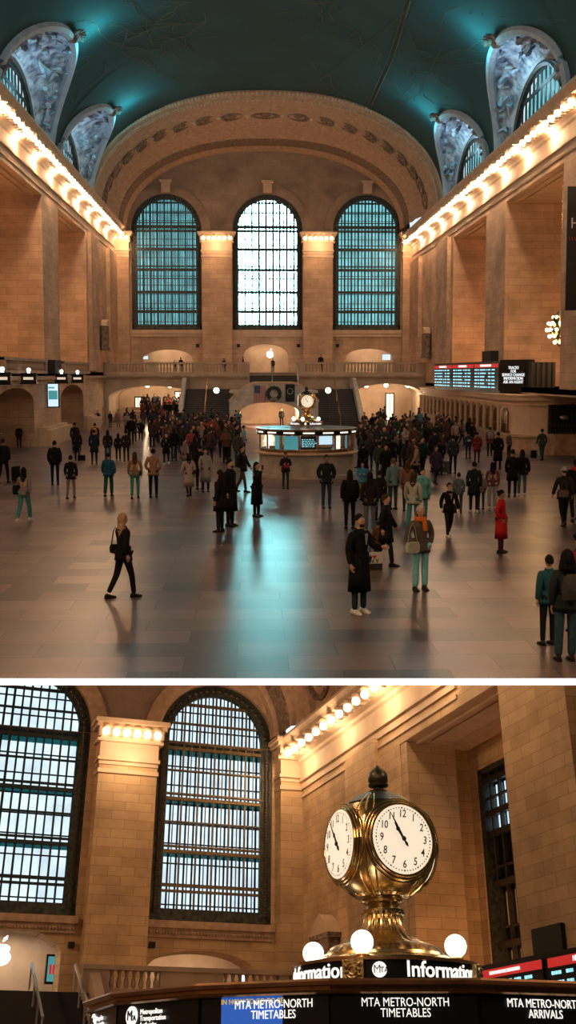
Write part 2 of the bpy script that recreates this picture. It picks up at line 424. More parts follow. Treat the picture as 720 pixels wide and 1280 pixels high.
def pilaster(name, x0, x1, yf, yb, z0, zl, lab=None, nb=6, face_cap=True, mat_='stone'):
    """flat pilaster on the end wall with a lamp-lit capital at height zl"""
    b = MB(); b.box(x0, x1, yf, yb, z0, zl-1.0); o = struct(b.build(name, M[mat_]))
    c = MB(); e = .12
    c.box(x0-.06, x1+.06, yf-.08, yb, zl-1.9, zl-1.7)
    c.box(x0-.03, x1+.03, yf-.05, yb, zl-1.5, zl-1.35)
    c.box(x0-.1, x1+.1, yf-.12, yb, zl-1.3, zl-1.15)
    c.box(x0-.02, x1+.02, yf-.04, yb, zl-1.15, zl-.4)
    c.box(x0-.2, x1+.2, yf-.25, yb, zl-.42, zl-.28)
    c.box(x0-.3, x1+.3, yf-.5, yb, zl+.22, zl+.42); c.box(x0-.4, x1+.4, yf-.65, yb, zl+.42, zl+.62)
    c.box(x0-.05, x1+.05, yf-.2, yb, zl-.3, zl+.25)
    n = nb; 
    for i in range(n+1):
        u = x0-.1+(x1-x0+.2)*i/n; c.box(u-.07, u+.07, yf-.42, yf, zl-.2, zl+.25)
    c.build('capital', M['plain'], o)
    pts = [(x0-.1+(x1-x0+.2)*(i+.5)/n, yf-.38, zl) for i in range(n)]
    return o, pts

BALM = {}
def balustrade(name, a, b, z0, h, kinds, label, th=.35, mat_='dull', sp=.3):
    """a, b: ends in plan; kinds: list of (t0, t1, 'solid'|'open') along the run"""
    root = empty(name, (*a, z0), local=False); tag(root, label, 'balustrade')
    A = Vector((*a, 0)); B = Vector((*b, 0)); d = B-A; Lh = d.length; d.normalize(); nrm = Vector((-d.y, d.x, 0))
    rail = MB(); base = MB(); sol = MB(); bal = MB()
    P = lambda t, z: A+d*Lh*t+Vector((0, 0, z))
    rail.bar(P(0, z0+h-.09), P(1, z0+h-.09), th*1.25, .18); base.bar(P(0, z0+.1), P(1, z0+.1), th*1.15, .2)
    for t0, t1, kd in kinds:
        if kd == 'solid': sol = MB(); sol.bar(P(t0, z0+h/2), P(t1, z0+h/2), th, h-.05); sol.build('pier', M[mat_], root)
        else:
            n = max(2, int((t1-t0)*Lh/sp))
            for i in range(n):
                p = P(t0+(t1-t0)*(i+.5)/n, 0); hh = h-.38
                if h not in BALM: BALM[h] = MB().lathe([(.045, 0), (.09, hh*.12), (.11, hh*.35), (.05, hh*.7), (.09, hh*.9), (.09, hh)], (0, 0, 0), 6).mesh('baluster', M[mat_], smooth=True)
                o = link('baluster', BALM[h]); o.parent = root; o.location = Vector((p.x, p.y, z0+.2))-ORG[root.name]
    rail.build('top_rail', M[mat_], root); base.build('base_rail', M[mat_], root)
    return root

def end_barrel(xc, y0, y1, z0, a, b, n=40, ring_y=(.33, .8), name='ceiling', f0=0.0):
    def TH(k, n_): return PI*(f0+(1-f0)*k/n_)
    """carved stone barrel in front of the end wall: stepped soffit, medallions, mouldings"""
    L_ = y1-y0
    def arc(k, y): return [(xc-(a-k)*math.copysign(abs(math.cos(TH(i, n)))**(2/2.3), math.cos(TH(i, n))), y, z0+(b-k)*math.sin(TH(i, n))) for i in range(n+1)]
    st = [(-.55, 0), (-.3, 0), (-.3, .02), (-.05, .03), (.02, .06), (.15, .06), (.2, .09), (.2, .2), (.4, .22), (.4, .46), (.65, .48), (.7, .52), (.85, .54), (.85, .66), (1.05, .68), (1.05, .9), (1.25, .92), (1.25, 1.0)]
    m1 = MB(); m1.rings([arc(k, y0+L_*t) for k, t in st], cap=False, close=False)
    o = struct(m1.build(name, M['cream'], smooth=True))
    d = MB()                                                        # carved band at the inner end
    d.rings([arc(1.04, y0+L_*.70), arc(1.14, y0+L_*.705), arc(1.14, y0+L_*.87), arc(1.04, y0+L_*.875)], cap=False, close=False)
    d.build('carved_band', M['carved'], o)
    t = MB()                                                        # small teeth on the front edge
    for k in range(150):
        th = TH(k+.5, 150); c = (xc-(a+.1)*math.copysign(abs(math.cos(th))**(2/2.3), math.cos(th)), y0-.05, z0+(b+.1)*math.sin(th))
        t.ball(c, .14, 6, 4)
        c = (xc-(a-.13)*math.copysign(abs(math.cos(th))**(2/2.3), math.cos(th)), y0+L_*.075, z0+(b-.13)*math.sin(th))
        t.ball(c, .13, 6, 4)
    t.build('bead_moulding', M['plain'], o, smooth=True)
    nm = 19 if f0 == 0 else 5
    for k in range(nm):
        th = TH(k+1, nm+1); kk = .36
        cx = xc-(a-kk)*math.copysign(abs(math.cos(th))**(2/2.3), math.cos(th)); cz = z0+(b-kk)*math.sin(th); cy = y0+L_*ring_y[0]
        nrm = Vector((xc-cx, 0, (z0-cz)*1.6)).normalized(); q = nrm.to_track_quat('Z', 'Y').to_matrix()
        md = MB(); pr = [(1.3, 0), (1.3, .14), (1.08, .2), (.95, .08), (.9, -.05), (.5, -.05), (.45, .1), (.2, .2), (.01, .24)]
        md.lathe(pr, n=18, sx=1, sy=.8)
        md.v = [q @ p + Vector((cx, cy, cz)) for p in md.v]
        md.build('medallion', M['carved'], o, smooth=True)
        if k < nm-1:
            th += PI*(1-f0)/(nm+1)/2; c2 = Vector((xc-(a-kk)*math.copysign(abs(math.cos(th))**(2/2.3), math.cos(th)), cy, z0+(b-kk)*math.sin(th)))
            ls = MB(); ls.ball(c2, .28, 8, 5); ls.build('medallion_link', M['plain'], o, smooth=True)
    return o

# ------------------------------------------------------------------ UPPER CONCOURSE
set_upper()
XL, XR, YE = -14.05, 16.75, 117.5
HXC = (XL+XR)/2; VA = (XR-XL)/2+.05; VB = 9.5; VZ = 19.6
fa = at(-3200, 848, 2, 0); fb = at(4200, 848, 2, 0); fd = (fb-fa).normalized(); fn_ = Vector((fd.y, -fd.x, 0))
b = MB(); b.prism([(fa.x, fa.y), (fb.x, fb.y), (45, 124), (-40, 124)], -.1, 0, 'z'); struct(b.build('floor', M['floor']))
b = MB(); b.prism([(fa.x, fa.y), (fb.x, fb.y), (fb.x+fn_.x*.02, fb.y+fn_.y*.02), (fa.x+fn_.x*.02, fa.y+fn_.y*.02)], -.104, 0.002, 'z'); struct(b.build('glowing_divider_1', M['white']))  # added strip dividing the two halls, white by its own glow

# end wall with three tall windows
WIN = [(-8.72, 3.62), (1.72, 3.62), (12.05, 3.55)]
H = [dict(u0=c-r, u1=c+r, zb=9.3, zs=23.2-r, rise=r) for c, r in WIN]
sh = [dict(u0=-11.3, u1=-6.1, zb=4.9, zs=6.3, rise=1.0), dict(u0=-.8, u1=3.9, zb=4.9, zs=6.7, rise=1.2), dict(u0=9.9, u1=15, zb=4.9, zs=6.4, rise=1.0)]
tz = lambda u: VZ+(VB-.9)*max(0, 1-(abs(u-HXC)/(VA-.9))**2.3)**.5 if abs(u-HXC) < VA-.9 else VZ
w = MB(); arch_wall(w, 'y', YE, XL, XR, 4.9, lambda u: min(tz(u), 19.5), H+sh, 1.6)
struct(w.build('wall_back', M['stone']))
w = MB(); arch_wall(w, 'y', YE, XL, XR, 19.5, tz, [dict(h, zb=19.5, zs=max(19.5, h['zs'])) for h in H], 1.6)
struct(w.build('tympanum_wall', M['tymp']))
heavy = [(9.75, .25), (11.2, .3), (11.55, .08), (13.2, .28), (14.6, .1), (15.5, .28), (15.9, .08), (17.6, .28), (18.0, .08), (19.9, .3), (20.3, .08), (21.3, .1), (22.3, .12)]
for i, (c, r) in enumerate(WIN):
    big_window(i+1, c, YE+.1, r, 9.3, 23.2, M['winU'], heavy, bw=1.6)
    kb = MB(); kb.box(c-.45, c+.45, YE-.45, YE, 23.3, 24.3); kb.box(c-.6, c+.6, YE-.55, YE, 24.3, 24.55); kb.box(c-.3, c+.3, YE-.6, YE-.4, 23.5, 24.1)
    struct(kb.build('keystone', M['plain']))
    tr = MB(); tr.rings([[(c-(r+k)*math.cos(PI*j/24), YE-dy, 23.2-r+(r+k)*math.sin(PI*j/24)) for j in range(25)] for k, dy in ((.02, 0), (.02, .12), (.5, .2), (.9, .12), (.9, 0))], cap=False, close=False)
    struct(tr.build('window_arch_moulding', M['tymp'], smooth=True))
    sl = MB(); sl.box(c-r-.25, c+r+.25, YE-.35, YE, 8.95, 9.3); sl.box(c-r-.15, c+r+.15, YE-.2, YE, 8.6, 8.95); struct(sl.build('window_sill', M['plain']))
lamps = []
for x0, x1 in ((XL, -12.5), (-5.05, -1.95), (5.4, 8.45), (15.7, XR)):
    o, p = pilaster('pilaster', x0, x1, YE-.9, YE, 4.9, 18.6, nb=max(2, int((x1-x0)*2))); lamps += p
bulb_row(BULB, lamps, 'small glowing bulb set in a pilaster capital of the end wall', 'capital bulbs above the far windows')
end_barrel(HXC, 99.0, YE, VZ, VA-.1, VB-.35)

# side walls with deep recesses
def side_wall(X, sg, Y0, Y1, recs, ztop, zr0, zl, depth, low, name, lampY, mat_='stone', setb=None):
    w = MB(); hol = [dict(u0=a, u1=b_, zb=zr0, zs=ztop) for a, b_ in recs]; near = ST['H'] == 1.6
    arch_wall(w, 'x', X, Y0, Y1, 0, (lambda u: min(zl+.8, 15.0+max(0, u-25.2)*.24)) if near else zl+.8, hol+low, sg*depth)
    o = struct(w.build(name, M[mat_]))
    if near: Y0 = 36.5
    co = MB(); extrude_profile(co, cornice_profile(zl), Y0, Y1, base=X, sgn=-sg); struct(co.build('cornice', M['plain']))
    dn = MB(); y = Y0+.3
    while y < Y1-.5:
        dn.box(min(X-sg*.3, X-sg*.8), max(X-sg*.3, X-sg*.8), y-.12, y+.12, zl-.2, zl+.24); y += .62
    struct(dn.build('cornice_brackets', M['plain']))
    fr = MB(); y = Y0
    fr.box(min(X, X-sg*.06), max(X, X-sg*.06), Y0, Y1, ztop+.35, ztop+.5)
    fr.build('moulding', M['plain'], o)
    for a, b_ in recs:
        s = MB(); s.box(min(X+sg*.03, X+sg*depth), max(X+sg*.03, X+sg*depth), a+.01, b_-.01, ztop-.02, ztop+.4)
        for k, q in ((.5, .12), (1.0, .06)):                        # soffit panels
            for (c, d) in ((a+k, a+k+.12), (b_-k-.12, b_-k)):
                s.box(min(X+sg*k, X+sg*(depth-k)), max(X+sg*k, X+sg*(depth-k)), c, d, ztop-.02-q, ztop)
            for c in (X+sg*k, X+sg*(depth-k)): s.box(c-.06, c+.06, a+k, b_-k, ztop-.02-q, ztop)
        struct(s.build('recess_soffit', M['plain']))
    bulb_row(BULB, [(X-sg*.98, yy, zl-.12) for yy in lampY], 'small glowing bulb in the long row along the '+('left' if sg < 0 else 'right')+' cornice'+(' behind the ball clock' if ST['H'] == 1.6 else ''), 'bulbs along the '+('left' if sg < 0 else 'right')+' cornice' + (' of the lower hall' if ST['H'] == 1.6 else ''))
    return o
lowL = [dict(u0=61.8, u1=73, zb=0, zs=2.9, rise=1.0), dict(u0=83.3, u1=94.4, zb=0, zs=2.9, rise=1.0)]
side_wall(XL, -1, 17.2, YE, [(43.2, 57), (63.3, 77.1), (83.4, 97.2)], 16.75, 4.9, 19.0, 5, lowL, 'wall_left', [56+1.24*i for i in range(49)])
side_wall(XR, 1, 17.2, YE, [(41, 54), (60.6, 74.2), (80.4, 93.4)], 16.0, 3.9, 18.2, 5, [dict(u0=41, u1=66, zb=0, zs=3.5)], 'wall_right', [56+1.24*i for i in range(49)])
# backs of the left recesses, and the passage behind the low arches
b = MB(); b.box(XL-6, XL-5, 17, 118, 0, 20); b.box(XL-5, XL, 17, 118, 4.4, 4.9); struct(b.build('wall_left', M['stone']))
# right recesses open further back, with a tall dark window
w = MB(); arch_wall(w, 'x', XR+5, 17, 118, 0, 20, [dict(u0=61.5, u1=72.3, zb=5.5, zs=15)], 1); struct(w.build('wall_right', M['stone']))
b = MB(); b.box(XR, XR+6, 17, 118, 3.6, 3.9); struct(b.build('gallery_floor', M['dull']))
ww = empty('window_4', (XR+5.3, 67, 5.5), local=False); struct(ww)
g = MB(); g.box(XR+5.5, XR+5.55, 61.5, 72.3, 5.5, 15); g.build('window_glass', M['black'], ww)
g = MB()
for i in range(10): g.box(XR+5.2, XR+5.4, 61.5+1.2*i-.07, 61.5+1.2*i+.07, 5.5, 15)
for i in range(7): g.box(XR+5.15, XR+5.35, 61.5, 72.3, 5.5+1.55*i-.09, 5.5+1.55*i+.09)
g.build('window_bars', M['bronze'], ww)
# corner pier offsets near the end wall
for X, sg in ((XL, 1), (XR, -1)):
    b = MB(); ys = (98.4, 103) if sg > 0 else (94.6, 100)
    b.box(min(X, X+sg*.3), max(X, X+sg*.3), ys[0], ys[1], 5.0, 16.9 if sg > 0 else 16.2); struct(b.build('wall_pier', M['stone']))
    b = MB(); b.box(min(X, X+sg*.35), max(X, X+sg*.35), 110.5, 117.4, 5.0, 16.9 if sg > 0 else 16.2); struct(b.build('wall_pier', M['stone']))
# plinths under the left piers
for y0, y1 in ((74, 82.8), (95.2, 98.2)):
    b = MB(); b.box(XL-.1, XL+.9, y0, y1, 0, 1.05); b.box(XL-.1, XL+.6, y0+.1, y1-.1, 1.05, 1.2); struct(b.build('pier_plinth', M['plain']))
b = MB(); b.box(XL-.1, XL+.25, 17.2, 117, 4.35, 4.6); b.box(XL-.1, XL+.18, 17.2, 117, 4.05, 4.15); struct(b.build('moulding', M['dull']))
b = MB(); b.box(XR, XR+.3, 17.2, YE, 18.9, 19.7); struct(b.build('attic_ledge', M['plain']))
# vault with side lunettes
LUN = {-1: [(91.3, 8.1, 25.5, 24.2), (71.6, 8.6, 25.5, 24.2), (51.4, 8.6, 25.5, 24.2)], 1: [(88.4, 8.3, 24.5, 23.3), (68.3, 8.3, 24.5, 23.3), (48.3, 8.3, 24.5, 23.3)]}
def vault_pt(sg, y, q): return (HXC+sg*VA*math.cos(q)**(2/2.3), y, VZ+VB*math.sin(q))
def zlow(sg, y):
    z = VZ
    for yc, Wd, zt_, zw in LUN[sg]:
        if abs(y-yc) < Wd: z = max(z, VZ+(zt_-VZ)*math.sqrt(1-((y-yc)/Wd)**2)**.85)
    return z
vm = MB()
for sg in (-1, 1):
    ys = []
    y = 17.2
    while y < 99.6: ys.append(y); y += .4
    rings = []
    for y in ys:
        q0 = math.asin(min(1, (zlow(sg, y)-VZ)/VB)); rings.append([vault_pt(sg, y, q0+(PI/2-q0)*j/20) for j in range(21)])
    vm.rings(rings, cap=False, close=False)
vo = struct(vm.build('ceiling', M['teal'], smooth=True))
# small lit windows inside the lunettes
wn = 5
for sg in (-1, 1):
    Xw = XL-.55 if sg < 0 else XR+.55
    for yc, Wd, zt_, zw in LUN[sg]:
        ins = 0
        lu = empty('ceiling_lunette', (Xw, yc, VZ), local=False); struct(lu)
        s = MB(); rings = []; hw = 6.1; zb_ = VZ-.4
        G = []; A = []
        for i in range(41):
            a = PI*i/40; zg = VZ+(zt_-VZ)*max(0, math.sin(a))**.85; q = math.asin(min(1, (zg-VZ)/VB))
            G.append(Vector(vault_pt(sg, yc+Wd*math.cos(a), q))); A.append(Vector((Xw, yc+hw*math.cos(a), zb_+(zw-zb_)*math.sin(a))))
        for t in [j/8 for j in range(9)]:
            rings.append([A[i].lerp(G[i], t)+Vector((0, 0, .5*math.sin(PI*t)*math.sin(PI*i/40))) for i in range(41)])
        s.rings(rings, cap=False, close=False); s.build('relief_surface', M['relief'], lu, smooth=True)
        rm = MB(); rm.tube([p+Vector((-sg*.1, 0, -.05)) for p in G], .30, 6); rm.tube([p+Vector((-sg*.1, 0, 0)) for p in A], .16, 6); rm.build('rim_moulding', M['rim'], lu, smooth=True)
        rf = MB()                                                   # scrolls and leaves in relief
        rnd = random.Random(int(yc*10)+sg)
        for k in range(46):
            i = rnd.randint(4, 36); t = rnd.uniform(.2, .85); p = A[i].lerp(G[i], t)+Vector((-sg*.05, 0, .5*math.sin(PI*t)*math.sin(PI*i/40)-.1))
            p2 = A[min(40, i+rnd.randint(-3, 3))].lerp(G[min(40, i+1)], min(.95, t+rnd.uniform(-.2, .2)))+Vector((-sg*.15, 0, .3*math.sin(PI*i/40)))
            mid = (p+p2)/2+Vector((-sg*.2, rnd.uniform(-.6, .6), rnd.uniform(-.4, .3)))
            rf.tube([p, mid, p2], [.06, .2, .07], 5)
        rf.build('relief_scrolls', M['relief'], lu, smooth=True)
        ap = MB(); tip = Vector(vault_pt(sg, yc, math.asin((zt_-VZ)/VB)))
        ap.ball(tip+Vector((-sg*.2, 0, 0)), .45, 8, 6)
        for k in range(7):
            a = PI*k/6; ap.tube([tip, tip+Vector((-sg*(.7+.3*math.sin(a)), 1.1*math.cos(a), .25*math.sin(a)))], [.2, .05], 5)
        ap.build('apex_ornament', M['carved'], lu, smooth=True)
        # the window itself
        wr = empty('window_%d' % wn, (Xw, yc, zb_), local=False); struct(wr); wn += 1
        g = MB(); g.add([(Xw+sg*.5, yc+hw*math.cos(PI*i/24), zb_+(zw-zb_)*math.sin(PI*i/24)) for i in range(25)], [tuple(range(25))]); g.build('window_glass', M['winU'], wr)
        g = MB()
        for i in range(1, 13):
            u = -hw+2*hw*i/13; g.box(Xw+sg*.02-.02, Xw+sg*.02+.02, yc+u-.2, yc+u+.2, zb_, zb_+(zw-zb_)*math.sqrt(1-(u/hw)**2))
        for z in (.3, .62, .86):
            ww_ = hw*math.sqrt(1-z*z); g.box(Xw-.03, Xw+.03, yc-ww_, yc+ww_, zb_+(zw-zb_)*z-.12, zb_+(zw-zb_)*z+.12)
        g.build('window_bars', M['iron'], wr)
        fr = MB(); fr.tube([(Xw-sg*.05, yc+(hw-.3)*math.cos(PI*i/24), zb_+(zw-zb_-.3)*math.sin(PI*i/24)) for i in range(25)], .22, 6); fr.build('window_frame', M['iron2'], wr)
        # added cool fills: teal glow over the apex, brightening on the relief
        light('POINT', (tip.x-sg*1.9, tip.y+1.8, tip.z-.2), 480, (.1, .85, 1), .5, name='lunette_fill')
        light('POINT', (Xw-sg*1.6, yc+1.0, VZ+2.6), 230, (.45, .78, 1), .3, name='lunette_fill')
# faint gold drawing on the ceiling
gl = MB()
def on_vault(x, y):
    u = min(.999, abs(x-HXC)/VA); return Vector((x, y, VZ+VB*(1-u**2.3)**.5-.04))
def vpix(x, y):
    """point of the vault crown region seen at a pixel"""
    d = U @ Vector((x-CX, -(y-CY), F)); best = None
    for t in [i*.0002 for i in range(80, 560)]:
        p = Vector((0, 0, CAMZ))+d*t
        u = abs(p.x-HXC)/VA
        if u < 1 and p.z > VZ+VB*(1-u**2.3)**.5-.05: return p-Vector((0, 0, .06))
    return None
def vline(pts, r):
    P_ = []
    for (a, b_), (c, d_) in zip(pts, pts[1:]):
        for k in range(6): P_.append(vpix(a+(c-a)*k/6, b_+(d_-b_)*k/6))
    P_.append(vpix(*pts[-1])); P_ = [p for p in P_ if p]
    if len(P_) > 1: gl.tube(P_, r, 4)
vline([(513, 0), (500, 45), (490, 75), (464, 132)], .045); vline([(507, 0), (494, 45), (484, 75), (460, 130)], .02)
vline([(520, 3), (490, 28), (460, 52), (400, 100)], .02); vline([(620, 20), (720, 24)], .02)
def figure(cx_, cy_, s, seed, n=9):
    rnd = random.Random(seed)
    for k in range(n):
        a = rnd.uniform(0, 6.28); p = (cx_+s*.5*rnd.uniform(-1, 1), cy_+s*.35*rnd.uniform(-1, 1)); pts = [p]
        for j in range(5): a += rnd.uniform(-.9, .9); p = (p[0]+s*.2*math.cos(a), max(1, p[1]+s*.13*math.sin(a))); pts.append(p)
        vline(pts, .016)
figure(155, 45, 90, 3, 16); figure(190, 45, 60, 8, 8); figure(490, 90, 100, 5, 13); figure(395, 8, 34, 6, 7); figure(540, 85, 50, 2, 6); figure(235, 15, 40, 9, 4)
rnd = random.Random(4)
for k in range(60):
    p = vpix(rnd.uniform(60, 660), rnd.uniform(2, 150))
    if p: gl.ball(p, .05, 5, 3)
gl.build('ceiling_drawing', M['gold_line'], vo)

# end balcony, arches beneath and the stair
YB = 107.5
hol = [dict(u0=-13.6, u1=-5.3, zb=0, zs=2.5, rise=1.1), dict(u0=9.7, u1=16.6, zb=0, zs=2.7, rise=1.1)]
w = MB(); arch_wall(w, 'y', YB, XL, XR, 0, 4.5, hol, 9)
struct(w.build('wall_balcony', M['dull']))
b = MB(); b.box(XL, XR, YB-.35, YE, 4.5, 4.72); b.box(XL, XR, YB-.2, YE, 4.35, 4.5); b.box(XL, -.3, YB, YE, 4.72, 4.9); b.box(4.5, XR, YB, YE, 4.72, 4.9); b.box(-.3, 4.5, YB+1, YE, 4.72, 4.9)
struct(b.build('balcony_floor', M['dull']))
b = MB(); b.box(XL, XR, YE-1.3, YE-1.0, 0, 4.4); struct(b.build('wall_passage', M['plain']))
K = [(0, .06, 'solid'), (.06, .3, 'open'), (.3, .36, 'solid'), (.36, .62, 'open'), (.62, .68, 'solid'), (.68, .92, 'open'), (.92, 1, 'solid')]
balustrade('balustrade', (XL, YB+.1), (-.15, YB+.1), 4.72, 1.15, K, 'stone balustrade along the far balcony left of the central stair')
balustrade('balustrade', (4.35, YB+.1), (XR, YB+.1), 4.72, 1.15, K, 'stone balustrade along the far balcony right of the central stair')
balustrade('balustrade', (XL+.05, 83.8), (XL+.05, 97.0), 4.75, .95, [(0, .04, 'solid'), (.04, .96, 'open'), (.96, 1, 'solid')], 'stone balustrade across the recess nearest the far end on the left wall')
balustrade('balustrade', (XL+.05, 63.6), (XL+.05, 76.8), 4.75, .95, [(0, .04, 'solid'), (.04, .96, 'open'), (.96, 1, 'solid')], 'stone balustrade across the recess at the left edge of the view')
st = MB()
for i in range(9): st.box(-.15, 4.35, 104.6+i*.36, 109, 3.3, 3.3+.165*(i+1))
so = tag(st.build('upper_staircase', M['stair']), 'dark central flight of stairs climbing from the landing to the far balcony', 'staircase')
for x in (-.25, 1.95, 4.35):
    r_ = MB(); r_.bar((x, 104.6, 4.2), (x, 108, 5.85), .09 if x == 1.95 else .14, .1); r_.bar((x, 104.6, 3.3), (x, 104.6, 4.25), .1); r_.bar((x, 108, 4.9), (x, 108, 5.9), .1)
    r_.build('handrail', M['steel'], so)
# landing block with arch beneath
hz = dict(u0=-1.0, u1=4.1, zb=0, zs=1.35, rise=.95)
w = MB(); prof = lambda u: 3.95-1.55*max(0, (abs(u-1.95)-1.6)/2.25)**1.6 if abs(u-1.95) > 1.6 else 3.95
arch_wall(w, 'y', 97.0, -1.9, 5.8, 0, prof, [hz], 9, du=.25)
w.box(-1.9, 5.8, 97.4, 104.6, 3.1, 3.3); w.box(-1.9, -1.5, 97.1, 106, 0, 2.3); w.box(5.4, 5.8, 97.1, 106, 0, 2.3)
lw = struct(w.build('wall_landing', M['counter']))
cp = MB(); us = [-1.95+7.8*i/40 for i in range(41)]
cp.rings([[(u, 96.9, prof(u)-.02), (u, 97.3, prof(u)-.02), (u, 97.3, prof(u)+.14), (u, 96.9, prof(u)+.14)] for u in us]); cp.build('coping', M['plain'], lw)
for sx in (-1, 1):
    st = MB(); x0, x1 = (-6.2, -1.95) if sx < 0 else (5.85, 9.6)
    for i in range(19): st.box(x0, x1, 96.6+i*.42, 104.6 if i < 18 else 107.3, 0, .175*(i+1))
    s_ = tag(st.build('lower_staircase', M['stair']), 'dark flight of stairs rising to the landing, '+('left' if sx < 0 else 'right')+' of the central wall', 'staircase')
    xo = x0 if sx < 0 else x1
    pr = MB(); pr.prism([(96.2, 0), (96.2, .95), (96.9, 1.05), (104.6, 4.4), (107.3, 4.4), (107.3, 0)], xo-.18, xo+.18, 'x'); pr.build('parapet', M['counter'], s_)
    rl = MB(); xm = (x0+x1)/2; rl.bar((xm, 96.7, 1.0), (xm, 104.5, 4.3), .07); [rl.bar((xm, 96.8+i*2.5, .2+i*1.05), (xm, 96.8+i*2.5, 1.0+i*1.06), .06) for i in range(4)]; rl.build('handrail', M['brass'], s_)
for (x, lab) in ((-3.05, 'left'), (6.75, 'right')):
    l_ = empty('stair_lamp', (x, 98.4, .8)); tag(l_, 'white globe lamp on a slim post over the stair '+lab+' of the landing', 'lamp')
    p = MB(); p.lathe([(.16, 0), (.16, .15), (.05, .25), (.04, 2.2), (.1, 2.3)], n=10, cap=True); p.build('post', M['bronze'], l_, smooth=True)
    p = MB(); p.ball((0, 0, 2.5), .26, 14, 10); p.build('globe', M['bulb2'], l_, smooth=True)
    light('POINT', (x, 98.0, 3.3), 60, (1, .85, .7), .26)
# flags and wreath on the landing wall
def flag(x, w_, z0, z1, kind, label):
    root = empty('hanging_flag', (x, 96.86, z0), local=True); tag(root, label, 'flag')
    h = z1-z0; c = MB(); n = 13
    if kind == 'us':
        for i in range(n):
            c.cm = i % 2; c.box(-w_/2+w_*i/n, -w_/2+w_*(i+1)/n, -.02, .02, 0, h)
        c.build('striped_cloth', [fab((.38, .10, .11)), fab((.42, .38, .38))], root)
        k = MB(); k.box(-w_/2, .05, -.04, -.02, h*.55, h); k.build('blue_canton', fab((.06, .09, .2)), root)
    else:
        c.box(-w_/2, w_/2, -.02, .02, 0, h); c.build('banner_cloth', fab((.02, .03, .035)), root)
        e = MB(); e.lathe([(.22, 0), (.26, .02), (.26, -.02), (.22, 0)], n=20); e.v = [Vector((p.x, -.03+p.z*.5, p.y+h*.6)) for p in e.v]; e.build('emblem', M['steel'], root)
flag(.72, .95, 2.25, 3.75, 'us', 'striped flag hanging on the stair landing wall, left of the wreath')
flag(3.35, .8, 2.35, 3.85, 'b', 'black banner with a pale round emblem hanging right of the wreath')
wr = empty('wreath', (1.95, 96.75, 3.05)); tag(wr, 'dark green round wreath on the stair landing wall between the flags', 'wreath')
c = MB(); rg = []
for i in range(28):
    a = 2*PI*i/28; rr = .16+.03*math.sin(i*3); rg.append([((.52+rr*math.cos(t))*math.cos(a), rr*math.sin(t)*.8, (.52+rr*math.cos(t))*math.sin(a)) for t in [2*PI*k/6 for k in range(6)]])
c.rings(rg+[rg[0]], cap=False); c.build('foliage', fab((.03, .055, .04)), wr)
c = MB(); c.ball((0, -.15, -.5), .13, 8, 5); c.ball((-.2, -.15, -.5), .14, 8, 5, (1.2, .5, 1)); c.ball((.2, -.15, -.5), .14, 8, 5, (1.2, .5, 1)); c.build('bow', fab((.25, .22, .2)), wr)
# apple shaped sign over the central opening
ap = MB(); pts = []
for i in range(48):
    t = 2*PI*i/48; r = .52*(1-.13*math.sin(t)**8*(1 if math.sin(t) > 0 else .4)); x = r*math.cos(t)*.98; z = r*math.sin(t)
    bx = x-.62; bz = z-.12
    if bx*bx+bz*bz < .26**2: d_ = math.hypot(bx, bz); x = .62-.26*abs(bx)/d_ if d_ > 0 else x
    pts.append((x, z))
ap.prism(pts, -.06, .06); leaf = [(.02, .56), (.06, .74), (.24, .86), (.22, .68), (.1, .58)]; ap.prism(leaf, -.06, .06)
APPLE = ap.mesh('apple_sign', M['apple'])
o = link('apple_sign', APPLE); o.matrix_world = Matrix.Translation((1.95, 116.2, 6.75)) @ Matrix.Scale(.72, 4); tag(o, 'white glowing apple shaped sign above the central stair in the far opening', 'sign')
# warm rooms behind the openings of the end wall
b = MB(); b.box(-12, 16, YE+3.5, YE+3.8, 4.9, 9); b.box(-12, 16, YE+.1, YE+3.8, 8.3, 8.5); b.box(-12, 16, YE+.1, YE+3.8, 4.7, 4.9); struct(b.build('shop_interior', M['plain']))
for x in (-8.7, 1.7, 12.4): light('AREA', (x, YE+1.8, 8.1), 130, (1, .75, .5), (4, 2), rot=(0, 0, -1))
light('POINT', (2.0, 115.6, 6.9), 25, (1, .95, .9), .4)
for x, y, lab in ((-10.4, 113, 'x'), (-8, 111, 'x'), (-6.4, 113.5, 'x'), (11.5, 112, 'x'), (13.6, 113, 'x'), (15.5, 111, 'x')):
    l_ = empty('ceiling_globe_lamp', (x, y, 4.35)); tag(l_, 'small warm globe lamp hanging in the archway '+('left' if x < 0 else 'right')+' of the far stair', 'lamp', 'globe lamps in the '+('left' if x < 0 else 'right')+' archway')
    p = MB(); p.tube([(0, 0, 0), (0, 0, -.5)], .03, 6); p.build('rod', M['brass'], l_)
    p = MB(); p.ball((0, 0, -.72), .24, 10, 8); p.build('globe', M['bulb2'], l_, smooth=True)
    light('POINT', (x, y-.5, 3.2), 260, (1, .7, .42), .25)
light('POINT', (1.6, 101.5, 1.7), 1300, (1, .58, .32), .3); light('POINT', (3.6, 99.5, 1.4), 400, (1, .58, .32), .3)
def doorway(x0, x1, y, z1, label):
    r = empty('lit_doorway', ((x0+x1)/2, y, 0)); tag(r, label, 'doorway'); h = (x1-x0)/2
    p = MB(); p.box(-h, h, 0, .06, .1, z1); p.build('bright_glass', M['shop'], r)
    p = MB(); [p.box(u-.06, u+.06, -.08, .1, 0, z1+.1) for u in (-h, h)]; p.box(-h-.06, h+.06, -.08, .1, z1, z1+.14); p.box(-.03, .03, -.05, 0, 0, z1); p.build('door_frame', M['bronze'], r)
doorway(*[at(px, 520, 1, 114)[0] for px in (169, 177)], 114, 2.35, 'narrow bright shop door at the left of the left archway')
